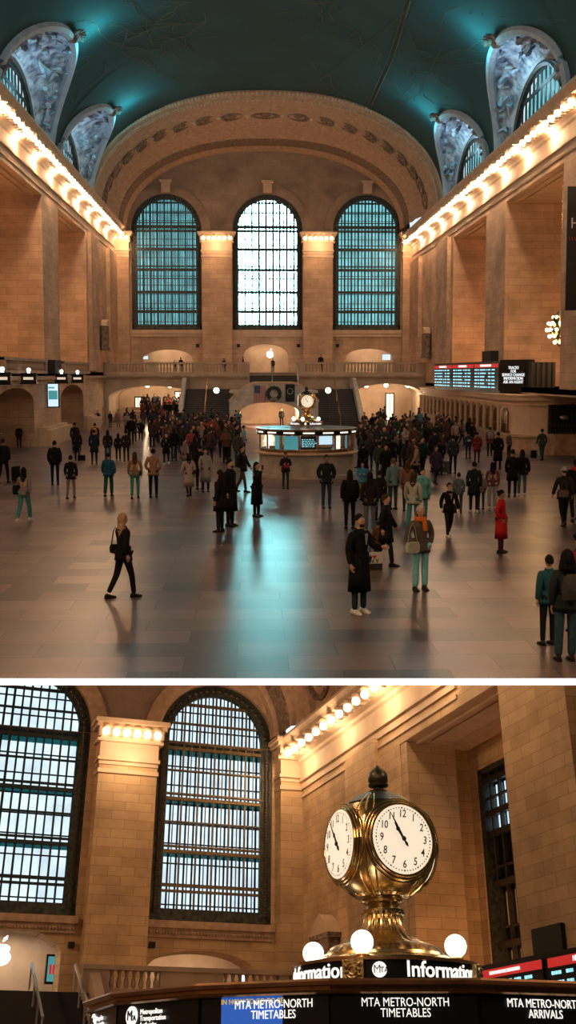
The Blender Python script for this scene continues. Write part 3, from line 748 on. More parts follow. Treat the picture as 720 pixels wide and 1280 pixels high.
doorway(*[at(px, 520, 1, 114)[0] for px in (219, 230)], 114, 2.9, 'tall bright shop doorway at the right of the left archway')
doorway(*[at(px, 520, 1, 114)[0] for px in (482, 492)], 114, 2.7, 'bright shop doorway inside the right archway')
def pixbox(name, x0, x1, y0, y1, Y, th, m_, label, cat):
    a = at(x0, y0, 1, Y); c = at(x1, y1, 1, Y); p = MB(); p.box(a.x, c.x, Y, Y+th, c.z, a.z)
    return tag(p.build(name, m_), label, cat)
pixbox('shop_screen', 178, 185, 445, 449, 118.2, .1, M['screen'], 'small blue lit sign in the balcony opening at far left', 'screen')
pixbox('shop_screen', 478, 488, 443, 450, 118.2, .1, M['screen'], 'small white lit sign in the balcony opening at far right', 'screen')
for i, px in enumerate((247, 298, 373, 422)):
    pixbox('wall_vent', px-2, px+2, 430, 434, YE-.12-(.9 if px in (247, 298, 373, 422) and False else 0), .1, M['matt'], 'small square dark vent below the far windows, '+('leftmost', 'second from the left', 'third from the left', 'rightmost')[i], 'vent')
# wall tablets near the far corners
for x, y, Y, lab in ((131, 421, 106, 'left'), (536, 431, 105, 'right')):
    X = XL+.4 if lab == 'left' else XR-.4; z = 8.3 if lab == 'left' else 7.6
    t = empty('wall_tablet', (X, Y, z)); tag(t, 'tall stone tablet with a rounded head on the '+lab+' wall near the far corner', 'plaque')
    p = MB(); p.box(-.25, .25, -.9, .9, -1.2, .9); p.box(-.32, .32, -1.0, 1.0, -1.35, -1.15); p.build('slab', M['carved'], t)
    p = MB(); p.prism([(-1, .9), (1, .9), (.7, 1.3), (0, 1.5), (-.7, 1.3)], -.3, .3, 'x'); p.build('pediment', M['plain'], t)

# left wall furniture
rc = empty('door_1', (at(23, 500, 0, XL-3)[0], 66.5, 0)); struct(rc)
p = MB(); p.box(-1.9, -1.75, -1.4, 1.4, 0, 2.9); p.build('door_leaf', M['black'], rc)
p = MB(); [p.box(-1.9, -1.65, y-.1, y+.1, 0, 3) for y in (-1.5, 0, 1.5)]; p.build('door_frame', M['bronze'], rc)
for px, Y, lab in ((3, 60.5, 'nearest the left edge of the view'), (36, 68.0, 'second from the left edge'), (77, 80.0, 'third from the left edge'), (97, 87.0, 'farthest from the left edge')):
    z = at(px, 473, 1, Y).z; s = empty('track_sign', (at(px, 473, 1, Y).x, Y, z)); tag(s, 'black bracket sign with glowing panel, '+lab, 'sign')
    p = MB(); p.box(-.45, .45, -.15, .15, -.28, .25); p.box(-.5, .5, -.2, .2, .25, .32); p.box(-.5, .5, -.2, .2, -.35, -.28); p.build('case', M['black'], s)
    p = MB(); p.box(-.3, .3, -.17, -.14, -.08, .08); p.build('lit_panel', M['sign_panel'], s)
    p = MB(); p.ball((0, 0, .5), .13, 12, 8); p.lathe([(.1, .3), (.08, .4)], n=8, cap=True); p.build('globe', M['bulb2'], s, smooth=True)
    p = MB(); p.bar((-.4, 0, .1), (XL-s.location.x, 0, .1), .06); p.build('bracket', M['bronze'], s)
sc = empty('display_screen', (XL+.55, 77.0, 2.5)); tag(sc, 'bright portrait information screen on the left pier', 'screen')
p = MB(); p.box(-.42, .42, 0, .15, -.06, 1.65); p.build('screen_case', M['black'], sc)
p = MB(); p.box(-.34, .34, -.02, 0, .02, 1.55); p.build('screen_panel', M['screen'], sc)
p = MB(); p.box(-.3, .3, -.03, -.02, .5, 1.1); p.box(-.3, .1, -.03, -.02, 1.25, 1.35); p.build('screen_picture', M['dimscreen'], sc)
bx = MB(); bx.box(XL, XL+.5, 78.2, 80.8, 4.75, 5.7); tag(bx.build('loudspeaker_box', M['matt']), 'square black box fixed to the left pier above the bright screen', 'box')
bx = MB(); bx.box(XR-.5, XR, 75.8, 78.8, 5.3, 6.3); tag(bx.build('loudspeaker_box', M['matt']), 'square black box fixed to the right pier above the departure board', 'box')
# kiosk stand door near the left archway
pixbox('notice_board', 120, 129, 508, 534, 106.4, .15, M['carved'], 'brown notice board standing against the wall left of the left archway', 'board')
rl = MB(); p0 = at(122, 498, 1, 106.2); rl.ball(p0, .13, 8, 6); tag(rl.build('signal_lamp', M['red'], smooth=True), 'small red light above the brown notice board', 'lamp')

# right wall: ticket hall front, boards, banner and chandelier
tk = [(16.5, 108), (16.25, 100), (15.95, 87), (15.75, 78), (15.6, 69), (15.75, 66.8), (16.4, 65.6), (17.7, 65.0), (23, 64.7)]
def strip(mb, pts, z0, z1, out=0):
    for i, (a, c) in enumerate(zip(pts, pts[1:])):
        d = (Vector((*c, 0))-Vector((*a, 0))).normalized(); nn = Vector((d.y, -d.x, 0)) 
        A = Vector((*a, 0))-nn*(-out); C_ = Vector((*c, 0))-nn*(-out)
        mb.quad((A.x, A.y, z0), (C_.x, C_.y, z0), (C_.x, C_.y, z1), (A.x, A.y, z1))
def offs(pts, o_):
    r = []
    for i, p in enumerate(pts):
        a = Vector(pts[max(i-1, 0)]); c = Vector(pts[min(i+1, len(pts)-1)]); d = (c-a).normalized(); r.append((p[0]+d.y*o_, p[1]-d.x*o_))
    return r
def ribbon(mb, pts, z0, z1, o0, o1):
    A = offs(pts, o0); B = offs(pts, o1)
    mb.rings([[(a[0], a[1], z0), (c[0], c[1], z0), (c[0], c[1], z1), (a[0], a[1], z1)] for a, c in zip(A, B)])
tw = MB(); ribbon(tw, tk, 0, 3.35, 0, -.5); t_o = struct(tw.build('ticket_wall', M['plain']))
tm = MB(); ribbon(tm, tk, 3.15, 3.4, .3, -.5); ribbon(tm, tk, 2.85, 2.95, .12, -.2); ribbon(tm, tk, 3.4, 3.5, .4, -.5); tm.build('moulding', M['plain'], t_o)
tm = MB(); ribbon(tm, tk, 0, 1.0, .35, -.1); ribbon(tm, tk, 1.0, 1.12, .5, -.1); tm.build('counter_ledge', M['cream'], t_o)
def along(pts, s):
    for a, c in zip(pts, pts[1:]):
        a = Vector(a); c = Vector(c); l_ = (c-a).length
        if s <= l_: return a+(c-a)*s/l_, (c-a).normalized()
        s -= l_
    return Vector(pts[-1]), (Vector(pts[-1])-Vector(pts[-2])).normalized()
k = 0
s_ = 1.2
while s_ < 41:
    p, d = along(tk, s_); n_ = Vector((d.y, -d.x)); r = empty('ticket_window', (p.x+n_.x*.02, p.y+n_.y*.02, 1.15), math.atan2(d.y, d.x))
    tag(r, 'narrow arched ticket window in the curved stone front under the departure board', 'window', 'ticket windows under the departure board')
    q = MB(); q.prism([(-.55, 0), (.55, 0), (.55, 1.25), (.3, 1.5), (-.3, 1.5), (-.55, 1.25)], -.06, 0); q.build('dark_pane', M['black'], r)
    q = MB(); [q.box(u-.05, u+.05, -.12, -.02, 0, 1.35) for u in (-.58, .58)]; [q.box(u-.02, u+.02, -.1, -.05, 0, 1.5) for u in (-.2, .2)]; q.box(-.5, .5, -.1, -.05, .55, .6); q.build('grille', M['copper'], r)
    q = MB(); [q.lathe([(.14, 0), (.1, .1), (.1, 1.4), (.15, 1.5), (.15, 1.6)], (u, -.15, 0), 8, cap=True) for u in ((-1.0,) if k else (-1.0, 1.0))]; q.build('column', M['plain'], r, smooth=True)
    s_ += 2.4; k += 1
r = empty('ticket_window', (18.2, 64.85, 1.25)); tag(r, 'wide dark bronze grille window at the end of the curved ticket front', 'window')
q = MB(); q.box(-.75, .75, -.1, 0, .1, 1.6); q.build('dark_pane', M['black'], r)
q = MB(); [q.box(-.8+i*.16-.015, -.8+i*.16+.015, -.16, -.1, .05, 1.65) for i in range(11)]; [q.box(-.85, .85, -.18, -.08, z-.05, z+.05) for z in (.05, .5, 1.65)]; [q.box(u-.06, u+.06, -.2, 0, 0, 1.7) for u in (-.85, .85)]; q.build('grille', M['bronze'], r)
q = MB(); q.ball((0, -.12, .95), .22, 12, 6, (1.2, .5, .7)); q.build('badge', M['steel'], r, smooth=True)

def board(root, w_, h, header, cols, rows, bandh, seed, txt=None):
    """one lit departure panel facing -Y in the frame of root, lower left corner at 0"""
    return
def departure_board(a, c, z0, h, headers, label, rowsz=.12, tail=True):
    A = Vector((*a, z0)); C_ = Vector((*c, z0)); Ln = (C_-A).length; rz = math.atan2(c[1]-a[1], c[0]-a[0])
    root = empty('departure_board', A, rz); tag(root, label, 'departure board')
    p = MB(); p.box(-.15, Ln+.15, 0, .7, -.1, h+.1); p.build('cabinet', M['black'], root)
    n = len(headers); w_ = Ln/n; rnd = random.Random(5)
    for i, hd in enumerate(headers):
        x0 = w_*i; pn = link('board_panel', MB().box(x0+.08, x0+w_-.08, -.05, 0, .05, h-.05).mesh('board_panel', M['black'])); pn.parent = root
        if hd:
            hb = link('header_band', MB().box(x0+.1, x0+w_-.1, -.07, -.05, h-.3, h-.06).mesh('header_band', M['red'])); hb.parent = pn
            t = link('header_lettering', text_mesh(hd, .2 if w_ > 5 else .135, mat_=M['white_text'], squash=.95)); t.parent = hb; t.location = (x0+w_/2, -.09, h-.18)
        if hd:
            tl = MB(); z = h-.45; k_ = 0
            while z > .15:
                x = x0+.25
                for wd in (.1, .06, .22, .04, .1, .12):
                    L2 = w_*wd*rnd.uniform(.75, 1.05)
                    if not (k_ > 0 and wd == .04 and rnd.random() < .5): 
                        xx = x
                        while xx < x+L2: q = rnd.uniform(.06, .14); tl.box(xx, min(xx+q, x+L2), -.07, -.05, z-rowsz*.32, z+rowsz*.32); xx += q+.05
                    x += w_*(wd+.035)
                z -= rowsz*1.75; k_ += 1
            t = link('time_rows', tl.mesh('time_rows', M['led'])); t.parent = pn
        else:
            t = link('notice_lettering', text_mesh('TRACKS\nFOR\nSERVICE CHANGE\nINFORMATION\nASK AN AGENT\nOR VISIT\nTHE KIOSK'.split('\nOR')[0], .26, mat_=M['led_white'], squash=.8)); t.parent = pn; t.location = (x0+w_/2, -.08, h*.55)
    return root
db = departure_board((14.75, 89.9), (15.75, 70.8), 3.62, 1.83, ['HUDSON LINE DEPARTURES', 'HARLEM LINE DEPARTURES', 'NEW HAVEN LINE DEPARTURES'], 'long black departure board of three lit panels above the ticket windows', rowsz=.13)
nb = departure_board((15.78, 70.3), (17.0, 69.0), 3.62, 1.9, [None], 'black notice panel with white lines of text at the end of the departure board')
p = MB(); p.box(17.1, 18.6, 68.2, 69.4, 3.55, 5.45)
for i in range(5): p.box(17.1+.33*i, 17.16+.33*i, 68.1, 68.2, 3.55, 5.45)
tag(p.build('board_end_cabinet', M['matt']), 'ribbed black cabinet closing the right end of the departure board', 'cabinet')
bn = empty('hanging_banner', (at(714, 388, 1, 57).x+.2, 57, at(714, 388, 1, 57).z)); tag(bn, 'tall black banner with pale letters hanging at the right edge of the view', 'banner')
p = MB(); p.box(-.5, 1.8, 0, .06, 0, 6.2); p.build('banner_cloth', M['matt'], bn)
o = link('banner_lettering', text_mesh('HO', .75, mat_=fab((.5, .5, .5)), align='LEFT')); o.parent = bn; o.location = (-.35, -.03, 4.35)
p = MB(); [p.bar((-.4+i*.14, -.03, 3.7-i*.02), (-.34+i*.14, -.03, 3.5), .03) for i in range(5)]; p.build('banner_ornament', fab((.35, .08, .1)), bn)
ch = empty('chandelier', (at(692, 412, 1, 66.5).x+.4, 66.5, at(692, 412, 1, 66.5).z)); tag(ch, 'round chandelier of many warm bulbs hanging in the right recess', 'chandelier')
p = MB(); p.tube([(0, 0, 1), (0, 0, 9.4)], .04, 6); p.lathe([(.1, -1), (.35, -.6), (.7, 0), (.45, .7), (.1, 1.1)], n=14, cap=True); p.build('brass_body', M['brass'], ch, smooth=True)
for z, r_, n_ in ((-.75, .35, 6), (-.4, .65, 9), (-.02, .8, 12), (.36, .68, 9), (.72, .4, 6)):
    for i in range(n_):
        a = 2*PI*(i+z)/n_; q = MB(); q.ball((r_*math.cos(a), r_*math.sin(a), z), .115, 8, 6); q.build('chandelier_bulb', M['bulb'], ch, smooth=True)
light('POINT', (ch.location.x-1.3, 66.0, ch.location.z), 260, (1, .55, .22), .4)
# warm light low in the recesses
for Y in (66, 87): light('POINT', (XR+4, Y, 6.5), 900, (1, .48, .2), .4)
for Y in (48, 68, 88): light('POINT', (XL-3.6, Y, 8), 950, (1, .5, .22), .4)
for Y in (66, 87): light('POINT', (XL-2, Y, 3.2), 40, WARM, .3)
# ------------------------------------------------------------------ round information kiosk with the four-faced clock
def clock_mesh_parts(root):
    c = 3.46; R = .455
    def cut(a, z): return 0
    b = MB(); N_ = 48; rg = []                                      # body: a globe flattened towards four sides
    for i in range(25):
        th = PI*i/24; z = -R*math.cos(th); r0 = R*math.sin(th); ring = []
        for k in range(N_):
            a = 2*PI*k/N_; x = r0*math.cos(a); y = r0*math.sin(a); lim = .385
            x = max(-lim, min(lim, x)); y = max(-lim, min(lim, y)); ring.append((x*1.0, y*1.0, c+z*1.0))
        rg.append(ring)
    b.rings(rg); b.build('clock_body', M['brass'], root, smooth=True)
    dm = MB(); dm.lathe([(.30, .33), (.31, .345), (.27, .375), (.2, .42), (.12, .455), (.07, .47)], (0, 0, c), 24, cap=True); dm.build('clock_cap', M['patina'], root, smooth=True)
    fn = MB(); fn.lathe([(.075, .45), (.09, .47), (.05, .485), (.045, .50), (.085, .515), (.09, .53), (.07, .54), (.085, .56), (.088, .6), (.07, .64), (.035, .675), (.008, .70)], (0, 0, c), 18, fl=lambda a, z: .06*math.cos(9*a+z*40) if z > .54 else 0, cap=True); fn.build('acorn_finial', M['patina'], root, smooth=True)
    for k in range(4):
        q = Matrix.Rotation(k*PI/2, 4, 'Z')
        def T(mb): mb.v = [q @ p for p in mb.v]; return mb
        f = MB(); yf = -.392
        f.add([(0, yf-.012, c)]+[(.278*math.cos(2*PI*i/40), yf-.004, c+.278*math.sin(2*PI*i/40)) for i in range(40)], [(0, i+1, (i+1) % 40+1) for i in range(40)])
        fo = T(f).build('clock_face', M['dial'], root, smooth=True)
        rm = MB()
        for rr, th_, yy in ((.288, .014, yf+.004), (.312, .010, yf+.018), (.335, .008, yf+.035)):
            pts = [(rr*math.cos(2*PI*i/40), yy, c+rr*math.sin(2*PI*i/40)) for i in range(41)]
            rg = []
            for i in range(41):
                a = 2*PI*i/40; rg.append([((rr+th_*math.cos(t))*math.cos(a), yy+th_*math.sin(t), c+(rr+th_*math.cos(t))*math.sin(a)) for t in [2*PI*j/6 for j in range(6)]])
            rm.rings(rg, cap=False)
        T(rm).build('face_rim', M['brass'], fo, smooth=True)
        dt = MB()
        for i in range(60):
            a = 2*PI*i/60; s = .0062 if i % 5 else .0085; x = .252*math.cos(a); z = c+.252*math.sin(a)
            dt.add([(x+s*math.cos(t), yf-.014, z+s*math.sin(t)) for t in [PI/3*j for j in range(6)]], [(0, 1, 2, 3, 4, 5)])
        T(dt).build('minute_dots', M['ink'], fo)
        for h in range(1, 13):
            a = PI/2-h*PI/6; o = link('numeral', NUM[h]); o.parent = fo; o.matrix_local = q @ Matrix.Translation((.203*math.cos(a), yf-.016, c+.203*math.sin(a)))
        for nm, ln, wd, deg in (('minute_hand', .235, .016, 330), ('hour_hand', .15, .026, 327)):
            hb = MB(); d = math.radians(90-deg); dx = Vector((math.cos(d), 0, math.sin(d))); px = Vector((-dx.z, 0, dx.x)); y_ = yf-.026-(.006 if nm[0] == 'm' else 0); o_ = Vector((0, y_, c))
            prof = [(-.07, .3), (-.045, 1.0), (-.02, .5), (0, 1.2), (.03, .7), (ln*.5, .8), (ln*.6, 1.5 if nm[0] == 'h' else .8), (ln*.75, .6), (ln, .12)]
            hb.rings([[o_+dx*t+px*(wd*w_*.5), o_+dx*t-px*(wd*w_*.5), o_+dx*t-px*(wd*w_*.5)+Vector((0, .004, 0)), o_+dx*t+px*(wd*w_*.5)+Vector((0, .004, 0))] for t, w_ in prof])
            hb.lathe([(.018, -.002), (.018, .002)], (0, 0, 0), 12, cap=True) if False else None
            hb.ball((0, y_, c), .02, 10, 6, (1, .4, 1)); T(hb).build(nm, M['ink'], fo)
    # raised brass ribs between the faces
    for k in range(4):
        a0 = PI/4+k*PI/2; rb = MB()
        for off in (-.16, 0, .16):
            pts = []
            for i in range(17):
                th = math.radians(25+i*130/16); r0 = (R+.004)*math.sin(th); a = a0+off*math.sin(th)*(1 if abs(off) < .01 else (.6+1.4*abs(math.cos(th)))); x = max(-.392, min(.392, r0*math.cos(a))); y = max(-.392, min(.392, r0*math.sin(a))); pts.append((x, y, c-(R+.004)*math.cos(th)))
            rb.tube(pts, .009, 5)
        rb.build('body_rib', M['brass'], root, smooth=True)
    nk = MB(); fl = lambda a, z: .05*math.cos(28*a)
    nk.lathe([(.19, 3.09), (.235, 3.07), (.22, 3.05), (.16, 3.04)], n=112, fl=fl); nk.build('leaf_collar', M['brass'], root, smooth=True)
    nk = MB(); nk.lathe([(.165, 3.045), (.175, 3.01), (.13, 2.99), (.145, 2.96), (.178, 2.95), (.178, 2.93), (.13, 2.915)], n=32); nk.build('neck_ring', M['brass'], root, smooth=True)
    nk = MB(); nk.lathe([(.175, 2.93), (.175, 2.915), (.155, 2.905), (.16, 2.87), (.18, 2.82), (.225, 2.76), (.29, 2.71), (.365, 2.68)], n=120, fl=lambda a, z: .075*abs(math.cos(12*a))-.04); nk.build('fluted_stem', M['brass'], root, smooth=True)
    nk = MB(); nk.lathe([(.34, 2.685), (.40, 2.675), (.44, 2.655), (.47, 2.62), (.48, 2.60)], n=96, fl=lambda a, z: .02*math.cos(24*a)); nk.build('carved_skirt', M['brass2'], root, smooth=True)
    nk = MB(); nk.lathe([(.47, 2.61), (.50, 2.605), (.51, 2.58), (.56, 2.575), (.58, 2.555), (.58, 2.535), (.64, 2.53), (.66, 2.51)], n=48, cap=True); nk.build('base_disc', M['brass'], root, smooth=True)
NUM = {h: text_mesh(str(h), .088, ext=.0008, bold=.0009, shear=.12, mat_=M['ink'], squash=.82) for h in range(1, 13)}

def arc_text(s, size, r, a_start, z, m_, bold=.004, squash=1, ext=.006):
    """lettering wrapped round a drum, first letter at angle a_start (radians, 0 = front, + = right)"""
    me = text_mesh(s, size, ext=ext, bold=bold, align='LEFT', mat_=m_, squash=squash)
    for v in me.vertices:
        a = a_start+v.co.x/r; rr = r-v.co.y; v.co = (rr*math.sin(a), -rr*math.cos(a), z+v.co.z)
    return me
def kiosk(center, rz, where, detail):
    root = empty('information_kiosk', (*center, 0), rz); tag(root, 'round marble and bronze information kiosk, '+where, 'kiosk')
    ng = 16; off = math.radians(2.85)
    def pp(R_, i, z): a = off+(i+.5)*2*PI/ng; return (R_*math.sin(a), -R_*math.cos(a), z)
    def poly(mb, prof, cap=False): mb.rings([[pp(R_, i, z) for i in range(ng)] for R_, z in prof], cap)
    b = MB(); b.lathe([(2.28, 0), (2.28, .12), (2.2, .16), (2.2, 1.02), (2.26, 1.08)], n=64); b.build('marble_base', M['counter'], root, smooth=True)
    b = MB(); b.lathe([(2.24, 1.06), (2.46, 1.08), (2.48, 1.12), (2.46, 1.17), (2.0, 1.18)], n=64); b.build('counter', M['plain'], root, smooth=True)
    b = MB(); poly(b, [(2.15, 1.18), (2.18, 1.18), (2.18, 1.3), (2.15, 1.3)]); b.build('window_rail', M['copper'], root)
    b = MB(); poly(b, [(1.2, .9), (1.2, 1.1)], True); b.build('inner_desk', M['copper'], root)
    for i in range(ng):
        a = pp(2.2, i-1, 0); c = pp(2.2, i, 0)
        q = MB(); q.bar((a[0], a[1], 1.18), (a[0], a[1], 2.0), .07); q.build('post', M['copper'], root)
        q = MB(); q.quad((a[0]*.98, a[1]*.98, 1.3), (c[0]*.98, c[1]*.98, 1.3), (c[0]*.98, c[1]*.98, 1.98), (a[0]*.98, a[1]*.98, 1.98)); q.build('glass_panel', M['clear'], root)
        A = Vector(pp(2.35, i-1, 0)); C_ = Vector(pp(2.35, i, 0)); d = (C_-A).normalized(); mid = (A+C_)/2; rr = math.atan2(d.y, d.x); w_ = (C_-A).length
        hp = link('header_panel', HEAD); hp.parent = root; hp.matrix_local = Matrix.Translation((mid.x, mid.y, 0)) @ Matrix.Rotation(rr, 4, 'Z')
        k = (i+8) % 16-8
        def lab(s, x, z, sz, **kw): o = link('sign_lettering', text_mesh(s, sz, **kw)); o.parent = hp; o.location = (x, -.012, z)
        if detail:
            if k in (0, -1, 3, 4): 
                if k == -1:
                    ps = link('poster_screen', MB().box(-.30, .13, -.006, 0, 1.86, 2.155).mesh('poster_screen', glow('blue_poster', (.03, .16, .75), .5))); ps.parent = hp
                    pt = link('poster_lettering', text_mesh('IN HOW TO GO TO BE', .042, ext=.002, bold=.0003, mat_=glow('yellow_poster_text', (.8, .6, .1), .6))); pt.parent = ps; pt.location = (-.08, -.01, 2.125)
                    bl = MB(); bl.ball((-.2, -.008, 1.93), .05, 8, 5, (1.2, .2, .8)); bl.ball((.0, -.008, 1.9), .07, 8, 5, (1, .1, .9)); o = link('poster_blob', bl.mesh('poster_blob', glow('pink_poster', (.7, .15, .4), .5))); o.parent = ps
                    lab('MTA METRO-NORTH\nTIMETABLES', .07, 2.075, .070, ext=.002, bold=0, squash=.82)
                else: lab('MTA METRO-NORTH\nTIMETABLES' if k != 3 else 'MTA METRO-NORTH', 0, 2.075, .070, ext=.002, bold=0, squash=.82)
            elif k == 1: lab('MTA METRO-NORTH\nARRIVALS', 0, 2.075, .070, ext=.002, bold=0, squash=.82)
            elif k in (-2, -3):
                lab('Metropolitan\nTransportation\nAuthority', -.17, 2.06, .047, ext=.002, bold=0, align='LEFT')
                dc = MB(); dc.lathe([(.062, 0), (.062, .01)], n=24, cap=True); dc.v = [Vector((p.x-.27, -p.z-.003, p.y+2.08)) for p in dc.v]; o = link('logo_disc', dc.mesh('logo_disc', M['white_text'])); o.parent = hp
                o2 = link('logo_lettering', text_mesh('M', .09, ext=.003, bold=0, mat_=M['ink'], squash=.9)); o2.parent = o; o2.location = (-.28, -.018, 2.08)
                o3 = link('logo_lettering', text_mesh('TA', .045, ext=.003, bold=.001, mat_=M['ink'])); o3.parent = o; o3.location = (-.238, -.018, 2.065)
        else:
            st = link('lit_strip', MB().box(-.26, .26, -.02, 0, 2.05, 2.11).mesh('lit_strip', M['shop'])); st.parent = hp
    # lit screens and stock behind the glass
    if not detail:
        for i, (kk, m_) in enumerate([(0, 'black'), (-1, 'dimscreen'), (1, 'screen'), (-2, 'dimscreen'), (2, 'shop'), (3, 'dimscreen'), (-3, 'shop')]):
            A = Vector(pp(2.0, kk-1, 0)); C_ = Vector(pp(2.0, kk, 0)); mid = (A+C_)/2; d = (C_-A).normalized(); rr = math.atan2(d.y, d.x)
            sc_ = link('display_panel', MB().box(-.36 if i < 3 else -.12, .36 if i < 3 else .12, -.02, .02, 1.32 if kk not in (1,) else 1.55, 1.93).mesh('display_panel', M[m_])); sc_.parent = root
            sc_.matrix_local = Matrix.Translation((mid.x, mid.y, 0)) @ Matrix.Rotation(rr, 4, 'Z')
            if kk == 0:
                t = MB(); rn = random.Random(2)
                for z in (1.45, 1.53, 1.6, 1.68, 1.76): 
                    x = -.3
                    while x < .28: q = rn.uniform(.03, .12); t.box(x, x+q, -.04, -.02, z, z+.03); x += q+.04
                o = link('display_rows', t.mesh('display_rows', M['led'])); o.parent = sc_
    b = MB(); poly(b, [(2.12, 1.98), (2.33, 1.98), (2.33, 2.16), (2.1, 2.16)]); b.build('header_back', M['black'], root)
    b = MB(); poly(b, [(2.30, 2.155), (2.37, 2.155), (2.385, 2.165), (2.36, 2.18), (2.36, 2.2), (2.40, 2.205), (2.415, 2.225), (2.40, 2.24), (2.2, 2.25)]); b.build('cornice_trim', M['copper'], root, smooth=False)
    b = MB(); poly(b, [(2.30, 1.97), (2.38, 1.97), (2.38, 1.85+.10), (2.30, 1.95)]); b.build('lower_trim', M['copper'], root)
    b = MB(); poly(b, [(2.38, 2.24), (1.5, 2.27), (.85, 2.33), (.6, 2.34)], True); b.build('roof', M['patina'], root)
    # drum with the word around it
    dr = MB(); dr.lathe([(.80, 2.33), (.80, 2.355), (.735, 2.36), (.735, 2.50), (.76, 2.505), (.76, 2.525), (.6, 2.53)], n=64, cap=True); dr.build('drum', M['copper'], root, smooth=True)
    pl = MB(); pl.lathe([(.737, 2.368), (.740, 2.37), (.740, 2.497), (.737, 2.50)], n=64); do = pl.build('drum_sign_band', M['black'], root, smooth=True)
    for a0 in (12.2, 102.2, -167.8, -77.8):
        o = link('drum_lettering', arc_text('Information', .158, .742, math.radians(a0), 2.435, M['white_text'], .0018, .965)); o.parent = do
        dc = MB(); a = math.radians(a0-15.5); cx_, cy_ = .742*math.sin(a), -.742*math.cos(a)
        dc.lathe([(.056, 0), (.056, .008)], n=24, cap=True); dc.v = [Matrix.Rotation(a, 3, 'Z') @ Vector((p.x, -p.z, p.y))+Vector((cx_, cy_, 2.435)) for p in dc.v]
        o = link('logo_disc', dc.mesh('logo_disc', M['white_text'])); o.parent = do
        o2 = link('logo_lettering', arc_text('M', .085, .758, a-.062, 2.435, M['ink'], 0, .9, ext=.002)); o2.parent = o
        o2 = link('logo_lettering', arc_text('TA', .055, .758, a+.008, 2.430, M['ink'], .001, .9, ext=.002)); o2.parent = o
        a = math.radians(a0-30.5); q = Matrix.Rotation(a, 3, 'Z'); pm = MB(); pm.box(-.085, .085, -.78, -.72, 2.35, 2.51)
        for i in range(7): pm.ball((-.05+.1*(i % 2)*1.0+.0*i, -.785, 2.375+.02*i), .014, 6, 4)
        rg = []
        pm.lathe([(.055, 2.425), (.06, 2.43), (.055, 2.435)], (0, -.783, 0), 12) if False else None
        for rr in (.03, .055): pm.tube([(rr*math.cos(t*PI/6), -.785, 2.43+rr*math.sin(t*PI/6)) for t in range(13)], .007, 5)
        pm.v = [q @ p for p in pm.v]; pm.build('ornate_plate', M['brass2'], root, smooth=True)
    cl = empty('four_faced_clock', (*center, 0), rz+math.radians(28 if detail else 6)); tag(cl, 'brass four-faced ball clock topping the kiosk '+where, 'clock')
    clock_mesh_parts(cl)
    for j, dg in enumerate((-16, 66, 156, -106)):
        a = math.radians(dg)+rz-PI/2; gx = center[0]+.62*math.cos(a); gy = center[1]+.62*math.sin(a)
        g = empty('globe_lamp', (gx, gy, 2.525)); tag(g, 'white globe lamp '+('before', 'right of', 'behind', 'left of')[j]+' the clock stem '+where, 'lamp')
        q = MB(); q.ball((0, 0, .12), .088, 20, 14); q.build('globe', M['bulb2'], g, smooth=True)
        q = MB(); q.lathe([(.06, -.01), (.065, .0), (.05, .012), (.055, .03), (.045, .04)], n=18, cap=True); q.build('holder', M['brass'], g, smooth=True)
    return root
hb = MB(); w_ = 2*2.35*math.tan(PI/16)
hb.box(-w_/2+.025, w_/2-.025, 0, .02, 1.80, 2.16); HEADL = hb.mesh('header_panel', M['black'])
hb = MB(); hb.box(-w_/2+.025, w_/2-.025, 0, .02, 1.98, 2.16); HEADU = hb.mesh('header_panel', M['black'])
set_upper()
kc = at(383, 527, 1, 52.2); HEAD = HEADU
kiosk((kc.x, 52.2), math.radians(-3), 'in the middle of the crowd', False)
light('POINT', (kc.x, 52.2, 1.85), 70, (1, .8, .55), .15, name='kiosk_light')
light('POINT', (kc.x, 50.6, 2.75), 14, (1, .8, .55), .1, name='kiosk_light')
# ------------------------------------------------------------------ LOWER CONCOURSE
set_lower()
KX, KY = 4.03, 9.13; HEAD = HEADL
kiosk((KX, KY), -math.atan2(KX, KY), 'in the lower foreground', True)
LXR, LYE, LXL = 19.5, 54.5, -11.4
lxc = (LXR+LXL)/2; la = (LXR-LXL)/2
b = MB(); b.box(LXL-8, 32, -12, 70, -.2, 0); struct(b.build('floor', M['floor']))
LW = [(15.2, 3.0), (5.75, 3.05), (-3.6, 3.0)]
H = [dict(u0=c-r, u1=c+r, zb=8.75, zs=20.3-r, rise=r) for c, r in LW]
sh = [dict(u0=12.2, u1=17.4, zb=5.4, zs=6.6, rise=.9), dict(u0=3.4, u1=8.3, zb=5.4, zs=7.1, rise=1.1)]
bz = lambda u: 17.3+8.2*max(0, 1-(abs(u-lxc)/(la-.6))**2.3)**.5 if abs(u-lxc) < la-.6 else 17.3
w = MB(); arch_wall(w, 'y', LYE, LXL, LXR, 0, lambda u: min(17.2, bz(u)), H+sh, 1.6); struct(w.build('wall_back', M['stone2']))
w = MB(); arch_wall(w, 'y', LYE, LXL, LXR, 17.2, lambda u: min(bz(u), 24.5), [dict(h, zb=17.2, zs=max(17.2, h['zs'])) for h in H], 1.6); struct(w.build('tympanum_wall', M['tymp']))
heavyL = [(9.2, .12), (10.1, .1), (10.35, .1), (11.9, .16), (12.15, .08), (13.3, .06), (14.4, .16), (14.65, .08), (15.8, .06), (16.9, .16), (17.15, .08), (18.2, .06), (19.2, .1)]
